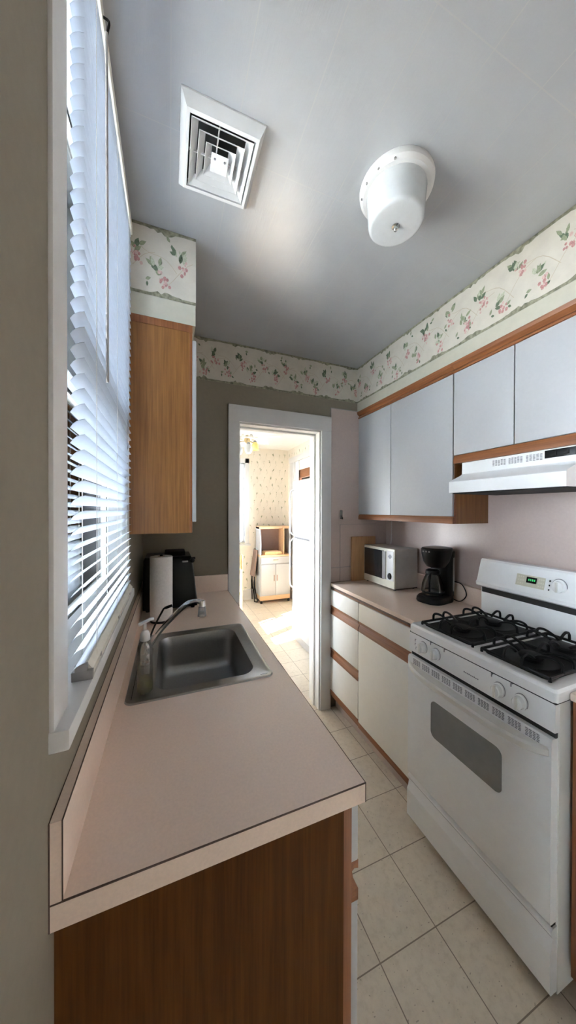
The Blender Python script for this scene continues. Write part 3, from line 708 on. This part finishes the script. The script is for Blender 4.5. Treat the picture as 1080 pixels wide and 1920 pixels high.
# oven door
c = MB(); c.prism([(1.168, .243), (1.1405, .243), (1.1385, .250), (1.1385, .760), (1.1425, .769), (1.168, .769)], 'y', y0 + .004, y1 - .001); od = c.build('oven_door', 'enamel', ra)
ow = [( .648, .932), (.497, .645)]
c = MB(); pts = [(p[0], p[1]) for p in rrect(.6485, .932, .492, .640, .022, 0)]; c.prism(pts, 'x', 1.1372, 1.140); c.build('oven_window', 'winglass', od)
c = MB(); n = 10; ya, yb = 1.030, .532
for g in range(n):
    a = ya + (yb - ya) * g / n; b_ = a + (yb - ya) / n * .80
    for r_ in range(5):
        for k in range(4):
            u = a + (b_ - a) * (k + .12 + .12 * (r_ % 2)) / 4; L = (b_ - a) / 4 * .72
            c.box(1.1379, 1.1388, u, u + L, .741 + r_ * .0050, .7440 + r_ * .0050)
c.build('vent_slots', 'slot', od, smooth=False)
# handle: bowed bar
loops = []
for i in range(25):
    t = i / 24; y = y1 - .004 + (y0 + .010 - y1 + .004) * t; e = 1 - abs(2 * t - 1) ** 5
    px = 1.137 - .040 * e; z = .7305 - .010 * e
    loops.append([(1.1388, y, z + .014), (px + .006, y, z + .013), (px, y, z + .006), (px + .001, y, z - .010), (px + .010, y, z - .017), (1.1388, y, z - .018)])
c = MB(); c.loft(loops); c.build('door_handle', 'enamel2', od, ang=40)
# drawer
c = MB(); c.prism([(1.168, .045), (1.140, .045), (1.136, .052), (1.136, .165), (1.142, .176), (1.148, .205), (1.139, .218), (1.139, .226), (1.150, .232), (1.168, .232)], 'y', y0 + .002, y1 - .001); c.build('storage_drawer', 'enamel', ra, ang=25)
c = MB(); c.box(1.150, 1.168, y0 + .006, y1 - .006, .2315, .2435); c.build('shadow_gap', 'dark', ra, smooth=False)
# backguard
c = MB(); c.box(1.604, 1.660, y0 + .004, y1 - .004, .890, 1.030, .002); c.build('splash_plate', 'enamel', ra)
c = MB(); c.prism([(1.600, 1.0345), (1.588, 1.042), (1.586, 1.056), (1.594, 1.066), (1.622, 1.162), (1.630, 1.1705), (1.672, 1.1705), (1.672, 1.0345)], 'y', y0 - .006, y1 + .012); bg = c.build('backguard', 'enamel', ra, ang=25)
c = MB(); c.box(1.598, 1.606, y0 + .01, y1 - .012, 1.010, 1.0345); c.build('vent_gap', 'dark', bg, smooth=False)
nrm = Vector((-.96, 0, .28)).normalized()
def gx(z): return 1.594 + (z - 1.066) / (1.162 - 1.066) * .028
def gbox(m, ya, yb, za, zb2, t):     # plate lying on the sloped face
    m.hexa([(gx(za), ya, za), (gx(za), yb, za), (gx(zb2), yb, zb2), (gx(zb2), ya, zb2), (gx(za) - t, ya, za), (gx(za) - t, yb, za), (gx(zb2) - t, yb, zb2), (gx(zb2) - t, ya, zb2)])
c = MB(); gbox(c, .782, .893, 1.082, 1.130, .002); kp = c.build('clock_panel', 'clockp', bg, smooth=False)
c = MB(); gbox(c, .812, .852, 1.099, 1.124, .0028); dsp = c.build('display', 'mw_glass', kp, smooth=False)
c = MB()
for ya in (.844, .837, .829, .822): gbox(c, ya - .0042, ya, 1.108, 1.116, .0034)
c.build('green_digits', 'led', dsp, smooth=False)
c = MB()
for y in (.885, .876, .867, .805, .797, .789):
    for z in (1.090, 1.104, 1.118): gbox(c, y - .0045, y, z, z + .005, .0026)
c.build('key_print', 'cream', kp, smooth=False)
c = MB()
for z in (1.084, 1.102, 1.120): gbox(c, .763, .767, z, z + .006, .002)
c.build('indicator_marks', 'mw_glass', bg, smooth=False)
c = MB(); c.lathe([(.024, .002), (.024, -.005), (.019, -.007), (.0185, -.020), (.015, -.022)], (gx(1.107), .730, 1.107), 28, 'x', (1, 1.25)); kn = c.build('knob', 'enamel', bg)
c = MB(); c.box(gx(1.107) - .030, gx(1.107) - .006, .7268, .7332, 1.087, 1.127, .002); c.build('grip', 'enamel2', kn)
c = MB(); c.lathe([(.0262, .0015), (.0262, -.001), (.0245, -.001)], (gx(1.107), .730, 1.107), 28, 'x', (1, 1.25)); c.build('dial_ring', 'slot', kn)
c = MB(); c.lathe([(.05, 0), (.048, .001)], (1.515, .790, .9052), 20, sc_=(.6, 1)); c.build('oven_vent', 'slot', ck)

# burners and grates
for gi, (ga, gb) in enumerate(((.790, 1.030), (.545, .755))):
    cyc = (ga + gb) / 2
    c = MB(); c.loft([rrect(1.192, 1.565, ga + .004, gb - .004, .02, .9062), rrect(1.196, 1.561, ga + .008, gb - .008, .02, .9085)]); c.build('burner_tray', 'blackm', ck)
    for bx in (1.285, 1.475):
        c = MB(); c.lathe([(.075, .908), (.076, .911), (.060, .9095), (.052, .909)], (bx, cyc, 0), 28, sc_=(1, 1)); c.build('drip_bowl', 'iron', ck)
        c = MB(); c.lathe([(.030, .908), (.034, .916), (.034, .920), (.036, .921), (.036, .926), (.030, .929), (.004, .930)], (bx, cyc, 0), 28); c.build('burner', 'iron', ck)
    g = MB(); r = .0050; xa, xb = 1.190, 1.566
    g.tube([(xa, ga, .917), (xb, ga, .917)], r, 6); g.tube([(xa, gb, .917), (xb, gb, .917)], r, 6); g.tube([(xa, ga, .917), (xa, gb, .917)], r, 6); g.tube([(xb, ga, .917), (xb, gb, .917)], r, 6)
    g.tube([(1.380, ga, .917), (1.380, gb, .917)], r, 6)
    for bx in (1.285, 1.475):
        for dx in (-.030, .030):
            for ys, sg in ((ga, 1), (gb, -1)):
                g.tube(bez([(bx + dx, ys, .917), (bx + dx, ys + sg * .004, .944), (bx + dx * .9, ys + sg * .030, .951), (bx + dx * .7, ys + sg * .066, .940), (bx + dx * .6, ys + sg * .080, .930)], 5), r, 6)
    for xs, sg in ((xa, 1), (xb, -1), (1.380, 1), (1.380, -1)):
        for y in ((cyc - .028, cyc + .028) if xs != 1.380 else (cyc,)):
            g.tube(bez([(xs, y, .917), (xs + sg * .004, y, .944), (xs + sg * .026, y, .951), (xs + sg * .052, y, .938), (xs + sg * .06, y, .930)], 5), r, 6)
    for x in (xa, xb):
        for y in (ga, gb): g.tube([(x, y, .906), (x, y, .918)], r, 6)
    g.build('grate', 'iron', ck)

# ================================================================== MICROWAVE, BOARD, COFFEE MAKER
a, b_ = 1.540, 1.862; mx, mX = 1.475, 1.666; mz, mZ = RZ + .010, 1.163
mwv = thing('microwave_oven', (1.585, 1.72, RZ), 'cream and grey microwave oven at the back of the right counter', 'microwave')
c = MB(); c.box(mx + .012, mX + .0, a, b_, mz, mZ, .004); c.build('housing', 'greybody', mwv)
c = MB(); c.box(mx, mx + .014, a, b_, mz, mZ, .003); fc = c.build('front_face', 'cream', mwv)
c = MB(); c.box(mx - .003, mx + .004, 1.640, 1.855, .955, 1.145, .002); dw = c.build('door_window', 'mw_glass', mwv)
c = MB(); c.box(mx - .0045, mx - .002, 1.622, 1.656, .958, 1.142, .001); c.build('door_handle', 'grey', dw)
c = MB(); c.box(mx - .002, mx + .003, 1.550, 1.612, .957, 1.148, .001); kp = c.build('control_strip', 'trim', mwv)
c = MB(); c.prism([(1.581 + .018, 1.113), (1.581, 1.129), (1.581 - .018, 1.113), (1.581, 1.097)], 'x', mx - .0026, mx - .001); c.build('diamond_mark', 'slot', kp, smooth=False)
c = MB(); c.lathe([(.016, 0), (.016, -.006), (.013, -.010)], (mx - .001, 1.581, .985), 20, 'x', (1, 1.3)); c.build('dial', 'blackm', kp)
for x in (mx + .02, mX - .02):
    for y in (a + .02, b_ - .02):
        c = MB(); c.lathe([(.009, 0), (.009, .012)], (x, y, RZ), 10); c.build('foot', 'blackm', mwv)
c = MB(); c.box(mx + .014, mX, a + .002, b_ - .002, mz - .004, mz + .001); c.build('base_pan', 'blackm', mwv, smooth=False)
cb = MB(); cb.box(1.372, 1.58, BW - .030, BW - .008, RZ + .0005, 1.222, .008)
tag(cb.build('cutting_board', 'board', loc=(1.46, BW - .02, RZ)), 'plain wooden cutting board standing against the wall behind the microwave', 'cutting board')

# coffee maker: built facing +x, then turned
cmr = thing('coffee_maker', (1.560, 1.300, RZ), 'black drip coffee maker with glass carafe beside the stove', 'coffee maker')
OX, OY = 1.560, 1.300
ang = math.radians(190)
def T(mb):
    bmesh.ops.rotate(mb.bm, verts=mb.bm.verts, cent=(OX, OY, 0), matrix=Matrix.Rotation(ang, 3, 'Z')); return mb
KS = 1.18
def rr(x0_, x1_, hw, r, z): return rrect(OX + x0_ * KS, OX + x1_ * KS, OY - hw * KS, OY + hw * KS, r * KS, RZ + z)
c = MB(); c.loft([rr(-.078, .085, .062, .045, .0), rr(-.080, .088, .064, .046, .006), rr(-.080, .086, .063, .046, .024), rr(-.076, .078, .058, .042, .034)]); T(c).build('base', 'black', cmr)
c = MB(); c.loft([rr(-.078, -.030, .056, .018, .03), rr(-.078, -.034, .056, .018, .20), rr(-.080, -.032, .058, .018, .285)]); T(c).build('water_tank', 'black', cmr)
c = MB(); c.loft([rr(-.040, .036, .040, .034, .196), rr(-.060, .050, .052, .042, .225), rr(-.076, .058, .058, .044, .270), rr(-.080, .058, .060, .044, .297), rr(-.078, .052, .056, .042, .305), rr(-.06, .03, .04, .03, .309)]); T(c).build('brew_head', 'black', cmr)
c = MB(); c.box(OX - .075, OX - .063, OY + .0655, OY + .0685, RZ + .06, RZ + .25, .0005); T(c).build('water_gauge', 'grey', cmr)
c = MB()
for y in (-.03, -.012, .006): c.lathe([(.0045, 0), (.0045, .002)], (OX + .0685, OY + y, RZ + .285), 10, 'x')
T(c).build('button', 'grey', cmr)
c = MB(); c.lathe([(.040, .002), (.054, .008), (.059, .035), (.056, .065), (.045, .10), (.035, .122), (.034, .128)], (OX + .026, OY, RZ + .034), 28); ca = T(c).build('carafe', 'carafe', cmr)
c = MB(); c.lathe([(.036, 0), (.039, .004), (.037, .02), (.024, .028), (.004, .029)], (OX + .026, OY, RZ + .157), 24); T(c).build('carafe_lid', 'black', ca)
c = MB(); c.tube(bez([(OX + .060, OY + .012, RZ + .162), (OX + .092, OY + .026, RZ + .150), (OX + .098, OY + .030, RZ + .105), (OX + .080, OY + .018, RZ + .068)], 6), .0065, 8); T(c).build('carafe_handle', 'black', ca)
c = MB(); c.lathe([(.0588, .020), (.0602, .022), (.0602, .027), (.0592, .029)], (OX + .026, OY, RZ + .034), 28, cap=False); T(c).build('carafe_band', 'black', ca)
c = MB(); c.tube(bez([(1.640, 1.27, RZ + .02), (1.655, 1.22, RZ + .008), (1.662, 1.185, RZ + .05), (1.664, 1.21, RZ + .10), (1.662, 1.25, RZ + .11), (1.650, 1.27, RZ + .11)]), .0028, 6); c.build('power_cord', 'blackm', cmr)

# white cord from cabinet to microwave, hook on the back wall
c = MB(); c.tube(bez([(1.672, 1.80, 1.352), (1.671, 1.80, 1.26), (1.672, 1.805, 1.18), (1.655, 1.80, 1.168)]), .0028, 6)
tag(c.build('power_cord', 'trim', loc=(1.672, 1.80, 1.35)), 'thin white cord hanging from the wall cabinet down to the microwave', 'cord')
hk = thing('wall_hook', (1.296, BW - .004, 1.35), 'small clear hook stuck on the pink panel beside the door casing', 'hook')
c = MB(); c.box(1.286, 1.306, BW - .006, BW - .003, 1.352, 1.415, .002); c.build('back_plate', 'clearcap', hk)
c = MB(); c.tube(bez([(1.296, BW - .006, 1.375), (1.296, BW - .016, 1.358), (1.296, BW - .022, 1.352), (1.296, BW - .024, 1.366)], 5), .003, 8); c.box(1.284, 1.308, BW - .012, BW - .006, 1.352, 1.358, .002); c.build('hook_arm', 'clearcap', hk)

# ================================================================== CEILING FIXTURES
LX, LY = .822, .788
cl = thing('ceiling_light', (LX, LY, CEIL), 'white drum shaped ceiling light with a metal finial', 'ceiling light')
c = MB(); c.lathe([(.113, 0), (.115, -.006), (.113, -.018), (.104, -.026), (.094, -.027)], (LX, LY, CEIL), 48); c.build('base', 'trim', cl)
c = MB()
for k in range(4):
    a_ = math.radians(150 + k * 26); c.lathe([(.0035, 0), (.0035, -.003)], (LX + .107 * math.cos(a_), LY + .107 * math.sin(a_), CEIL - .022), 8)
c.build('vent_dimple', 'grey', cl)
c = MB(); c.lathe([(.0925, -.024), (.093, -.03), (.089, -.07), (.086, -.112), (.0845, -.119), (.080, -.123), (.074, -.1245), (.05, -.1255), (.006, -.126)], (LX, LY, CEIL), 48); c.build('glass_shade', 'opal', cl, ang=60)
c = MB(); c.lathe([(.012, -.125), (.012, -.128), (.007, -.130), (.0065, -.139), (.004, -.142)], (LX, LY, CEIL), 20); c.build('finial', 'chrome', cl)

VX, VY = .2765, .912
cv = thing('ceiling_vent', (VX, VY, CEIL), 'square white louvred air vent on the kitchen ceiling', 'vent')
def sq(hx, hy, z): return [(VX - hx, VY - hy, z), (VX + hx, VY - hy, z), (VX + hx, VY + hy, z), (VX - hx, VY + hy, z)]
c = MB(); Z = CEIL
c.loft([sq(.110, .121, Z - .0005), sq(.109, .120, Z - .004), sq(.096, .103, Z - .026), sq(.088, .093, Z - .026), sq(.086, .091, Z - .012)], False, False); c.build('frame', 'trim', cv, smooth=False)
MB().box(VX - .087, VX + .087, VY - .092, VY + .092, Z - .0035, Z - .0010).build('duct_shade_plate', 'dark', cv, smooth=False)  # dark plate painted in for the shade of an open duct
c = MB()
for i in range(4):
    ho = .086 - i * .0205; hi_ = ho - .0215; k = 1.06
    for sgn in (0, 1):
        dz = -.0018 * sgn
    L1 = sq(hi_, hi_ * k, Z - .006); L2 = sq(ho - .004, (ho - .004) * k, Z - .0255); L3 = sq(ho - .0028, (ho - .0028) * k, Z - .0255); L4 = sq(hi_ + .0012, (hi_ + .0012) * k, Z - .006)
    if i < 3: c.loft([L1, L2, L3, L4, L1], False, False)
    else: c.loft([L1, sq(ho, ho * k, Z - .0255), sq(ho - .001, ho * k - .001, Z - .0265)], True, True)
c.box(VX - .012, VX - .009, VY - .09, VY + .09, Z - .016, Z - .010); c.box(VX - .085, VX + .085, VY - .0015, VY + .0015, Z - .016, Z - .010)
c.build('louvers', 'trim', cv, smooth=False)
c = MB()
for x in (-.014, .014): c.lathe([(.003, 0), (.003, -.002)], (VX + x, VY - .012, Z - .026), 8)
c.build('screw', 'slot', cv)

# ================================================================== DINING ROOM THINGS
rf = thing('refrigerator', (1.65, 2.74, 0), 'white top freezer refrigerator standing just past the doorway', 'refrigerator')
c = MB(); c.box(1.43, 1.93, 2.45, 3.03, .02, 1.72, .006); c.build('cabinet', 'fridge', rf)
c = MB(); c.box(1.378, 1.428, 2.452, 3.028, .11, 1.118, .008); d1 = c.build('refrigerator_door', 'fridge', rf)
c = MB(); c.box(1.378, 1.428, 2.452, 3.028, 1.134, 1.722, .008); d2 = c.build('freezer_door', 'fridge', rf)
for d_, za, zb3, zc in ((d1, 1.105, 1.06, .62), (d2, 1.15, 1.19, 1.60)):
    c = MB(); c.tube(bez([(1.380, 3.010, za), (1.352, 3.012, za + (zb3 - za) * .6), (1.345, 3.012, zb3), (1.345, 3.012, (zb3 + zc) / 2), (1.347, 3.010, zc), (1.380, 2.975, zc + (.03 if zc > 1.2 else -.03))], 5), .009, 8); c.build('door_handle', 'trim', d_)
c = MB(); c.box(1.40, 1.43, 2.46, 3.02, 1.1185, 1.1335); c.build('door_gap', 'slot', rf, smooth=False)
c = MB(); c.box(1.40, 1.45, 2.46, 3.02, .02, .105); c.build('kick_grille', 'grey', rf, smooth=False)
c = MB(); c.box(1.3765, 1.379, 2.475, 2.49, 1.60, 1.625, .001); c.build('emblem', 'grey', d2)

kc = thing('kitchen_cart', (1.64, 4.48, 0), 'white and oak microwave cart with an open hutch on top', 'cart')
kx0, kx1, ky0, ky1 = 1.405, 1.885, 4.345, 4.60
c = MB(); c.box(kx0, kx1, ky0 + .012, ky1, .11, .705, .002); c.build('body', 'cab', kc)
c = MB(); c.box(kx0, kx1, ky0 + .010, ky1, .045, .112, .002); c.build('plinth', 'oakpale', kc)
for x in (kx0 + .02, kx1 - .02):
    for y in (ky0 + .03, ky1 - .03):
        c = MB(); c.lathe([(.018, 0), (.018, .02), (.01, .045)], (x, y, 0), 12); c.build('caster', 'blackm', kc)
c = MB(); c.box(kx0 - .012, kx1 + .01, ky0 - .012, ky1, .705, .735, .004); c.build('work_surface', 'oakpale', kc)
c = MB(); c.box(kx0 + .008, kx1 - .008, ky0, ky0 + .014, .605, .700, .002); dr = c.build('drawer', 'cab', kc)
c = MB(); c.box(1.605, 1.685, ky0 - .010, ky0, .648, .660, .003); c.build('handle', 'brass', dr)
for x0_, x1_, hx in ((kx0 + .008, 1.641, 1.618), (1.649, kx1 - .008, 1.668)):
    c = MB(); c.box(x0_, x1_, ky0, ky0 + .014, .125, .588, .002); dd = c.build('cabinet_door', 'cab', kc)
    c = MB(); c.box(hx - .004, hx + .004, ky0 - .010, ky0, .335, .425, .003); c.build('handle', 'oaky', dd)
c = MB()
arc = [(ky0 + .005, .735), (ky0 - .0, .80), (ky0 + .0, .93), (ky0 + .015, 1.02), (ky0 + .05, 1.10), (ky0 + .075, 1.155), (ky1 - .0, 1.155), (ky1, .735)]
for x in (kx0 - .006, kx1 - .010): MB().prism(arc, 'x', x, x + .016).build('hutch_side', 'cab', kc, smooth=False)
MB().box(1.775, 1.79, ky0 + .02, ky1, .735, 1.14).build('hutch_divider', 'oakpale', kc, smooth=False)
MB().box(kx0 - .006, kx1 + .006, ky0 + .055, ky1, 1.125, 1.165, .003).build('hutch_top', 'oakpale', kc)
MB().box(kx0, kx1, ky1 - .012, ky1, .735, 1.14).build('hutch_back', 'brown', kc, smooth=False)
ty_ = thing('wooden_tray', (1.6, 4.42, .735), 'pale yellow wooden tray lying in the opening of the cart hutch', 'tray')
MB().box(1.475, 1.745, 4.352, 4.53, .7355, .772, .004).build('tray_base', 'oakchair', ty_)
MB().box(1.49, 1.73, 4.365, 4.52, .772, .785, .003).build('tray_rim', 'oakpale', ty_)

ft = thing('folding_table', (1.36, 4.5, 0), 'folded brown tray table with black legs leaning beside the cart', 'table')
c = MB(); c.hexa([(1.315, 4.46, .40), (1.345, 4.45, .40), (1.345, 4.64, .40), (1.315, 4.64, .40), (1.375, 4.46, .80), (1.392, 4.45, .80), (1.392, 4.64, .80), (1.375, 4.64, .80)]); c.build('table_top', 'brown', ft, smooth=False)
for y in (4.47, 4.62):
    c = MB(); c.tube([(1.345, y, .012), (1.335, y, .30), (1.365, y, .55)], .008, 8); c.build('leg', 'blackm', ft)
    c = MB(); c.tube([(1.392, y, .012), (1.350, y, .22), (1.340, y, .40)], .008, 8); c.build('leg', 'blackm', ft)
c = MB(); c.tube([(1.340, 4.47, .19), (1.340, 4.62, .19)], .006, 8); c.tube([(1.345, 4.47, .012), (1.385, 4.44, .012)], .008, 8); c.build('stretcher', 'blackm', ft)

ch = thing('dining_chair', (.78, 3.62, 0), 'honey wood dining chair half hidden by the left door casing', 'chair')
for y in (3.48, 3.80):
    c = MB(); c.lathe([(.012, 0), (.016, .20), (.018, .44), (.015, .50), (.013, .70), (.019, .74), (.013, .77), (.022, .82), (.018, .87), (.006, .895)], (.918, y, 0), 14); c.build('back_post', 'oakchair', ch)
    c = MB(); c.lathe([(.012, 0), (.017, .2), (.015, .40), (.018, .43)], (.63, y, 0), 14); c.build('leg', 'oakchair', ch)
c = MB(); c.loft([rrect(.60, .925, 3.46, 3.82, .05, .43), rrect(.60, .925, 3.46, 3.82, .05, .455), rrect(.61, .915, 3.47, 3.81, .05, .462)]); c.build('seat', 'oakchair', ch)
for z in (.60, .78):
    c = MB(); c.box(.910, .926, 3.48, 3.80, z, z + .045, .004); c.build('back_rail', 'oakchair', ch)
c = MB(); c.tube([(.63, 3.48, .2), (.918, 3.48, .2)], .009, 8); c.tube([(.63, 3.80, .2), (.918, 3.80, .2)], .009, 8); c.build('stretcher', 'oakchair', ch)

fnx, fny = .99, 3.5
cf = thing('ceiling_fan', (fnx, fny, 2.40), 'white and brass ceiling fan with glass lamp shades in the dining room', 'ceiling fan')
c = MB(); c.lathe([(.045, 2.40), (.045, 2.385), (.02, 2.355), (.008, 2.35), (.008, 2.30)], (fnx, fny, 0), 20); c.build('downrod', 'trim', cf)
c = MB(); c.lathe([(.02, 2.315), (.068, 2.305), (.076, 2.285), (.070, 2.262), (.03, 2.255)], (fnx, fny, 0), 28); mo = c.build('motor_housing', 'vinyl', cf)
c = MB(); c.lathe([(.034, 2.256), (.036, 2.235), (.026, 2.215), (.012, 2.205)], (fnx, fny, 0), 20); lk = c.build('light_kit', 'brass', cf)
for k in range(5):
    a_ = math.radians(40 + 72 * k); d_ = Vector((math.cos(a_), math.sin(a_), 0)); p_ = Vector((-d_.y, d_.x, 0)); B0 = Vector((fnx, fny, 2.268))
    def q_(r, w, z): return B0 + d_ * r + p_ * w + Vector((0, 0, z))
    c = MB(); c.loft([[q_(.10, -.032, 0), q_(.10, .032, .006), q_(.10, .032, .011), q_(.10, -.032, .005)], [q_(.30, -.045, 0), q_(.30, .045, .008), q_(.30, .045, .013), q_(.30, -.045, .005)], [q_(.40, -.040, 0), q_(.40, .040, .007), q_(.40, .040, .012), q_(.40, -.040, .005)]]); c.build('blade', 'dwall', cf)
    c = MB(); c.loft([[q_(.06, -.010, 0), q_(.06, .010, 0), q_(.06, .010, .004), q_(.06, -.010, .004)], [q_(.13, -.016, .0), q_(.13, .016, .003), q_(.13, .016, -.003), q_(.13, -.016, -.004)]]); c.build('blade_iron', 'brass', cf)
for k, (dx, dy, mt) in enumerate(((-.008, -.095, 'opal'), (.105, .03, 'yglass'), (-.095, .03, 'opal'))):
    c = MB(); c.tube(bez([(fnx, fny, 2.225), (fnx + dx * .6, fny + dy * .6, 2.226), (fnx + dx, fny + dy, 2.205)], 5), .006, 8); ar = c.build('lamp_arm', 'brass', lk)
    c = MB(); c.lathe([(.014, 0), (.020, -.012), (.034, -.030), (.041, -.060), (.039, -.082), (.048, -.105)] if mt == 'yglass' else [(.014, 0), (.020, -.010), (.038, -.028), (.047, -.06), (.044, -.09), (.030, -.115), (.006, -.125)], (fnx + dx, fny + dy, 2.205 + (.035 if mt == 'yglass' else -.02)), 20, cap=False); sd = c.build('lamp_shade', mt, cf)
    c = MB(); c.lathe([(.012, .012), (.022, 0), (.022, -.012)], (fnx + dx, fny + dy, 2.205 + (.035 if mt == 'yglass' else -.02)), 14); c.build('shade_cap', 'grey', sd)

# ================================================================== LIGHT
wd = bpy.data.worlds.new('sky'); sc.world = wd; wd.use_nodes = True
bgn = wd.node_tree.nodes['Background']; bgn.inputs[0].default_value = (.78, .88, 1.0, 1); bgn.inputs[1].default_value = 9.0
sun = bpy.data.lights.new('sun', 'SUN'); sun.energy = 34; sun.angle = math.radians(.6); sun.color = (1, .95, .87)
so_ = bpy.data.objects.new('sun', sun); COL.objects.link(so_)
so_.rotation_euler = Vector((1, .47, -.733)).to_track_quat('-Z', 'Y').to_euler(); so_.location = (-4, 0, 6)
def portal(name, loc, d, sx, sy):
    l = bpy.data.lights.new(name, 'AREA'); l.shape = 'RECTANGLE'; l.size = sx; l.size_y = sy; l.energy = 1
    l.cycles.is_portal = True
    o = bpy.data.objects.new(name, l); COL.objects.link(o); o.location = loc
    o.rotation_euler = Vector(d).to_track_quat('-Z', 'Y').to_euler()
portal('kitchen_window_portal', (-.15, .857, 1.75), (1, 0, 0), .66, 1.30)
portal('dining_window_portal', (-.15, 2.63, 1.45), (1, 0, 0), .95, 1.22)
portal('fill_window_portal', (-.15, -1.04, 1.06), (1, 0, 0), 1.24, 1.98)
portal('far_window_portal', (.98, 4.82, 1.53), (0, -1, 0), .54, 1.28)
portal('wood_window_portal', (2.12, 3.86, 1.36), (-1, 0, 0), 1.02, 1.64)

# ================================================================== CAMERA
yaw, pitch, roll, f, cxx, czz = .3731, -.0062, .0027, 564.8665, .1414, 1.4141
f0 = Vector((math.sin(yaw), math.cos(yaw), 0)); r0 = Vector((math.cos(yaw), -math.sin(yaw), 0)); u0 = Vector((0, 0, 1))
fw = f0 * math.cos(pitch) + u0 * math.sin(pitch); up = -f0 * math.sin(pitch) + u0 * math.cos(pitch)
r2 = r0 * math.cos(roll) + up * math.sin(roll); u2 = -r0 * math.sin(roll) + up * math.cos(roll)
cam = bpy.data.cameras.new('camera'); cam.sensor_fit = 'HORIZONTAL'; cam.sensor_width = 36; cam.lens = f / 1080 * 36; cam.clip_start = .02
co = bpy.data.objects.new('camera', cam); COL.objects.link(co)
mt_ = Matrix((r2, u2, -fw)).transposed().to_4x4(); mt_.translation = Vector((cxx, 0, czz)); co.matrix_world = mt_
sc.camera = co
sc.view_settings.view_transform = 'Standard'; sc.view_settings.look = 'None'; sc.view_settings.gamma = 1; sc.view_settings.use_curve_mapping = False
sc.view_settings.exposure = 2.62
sc.cycles.use_denoising = True; sc.cycles.max_bounces = 14; sc.cycles.diffuse_bounces = 8; sc.cycles.transparent_max_bounces = 16
sc.cycles.caustics_reflective = False; sc.cycles.caustics_refractive = False; sc.cycles.sample_clamp_indirect = 12
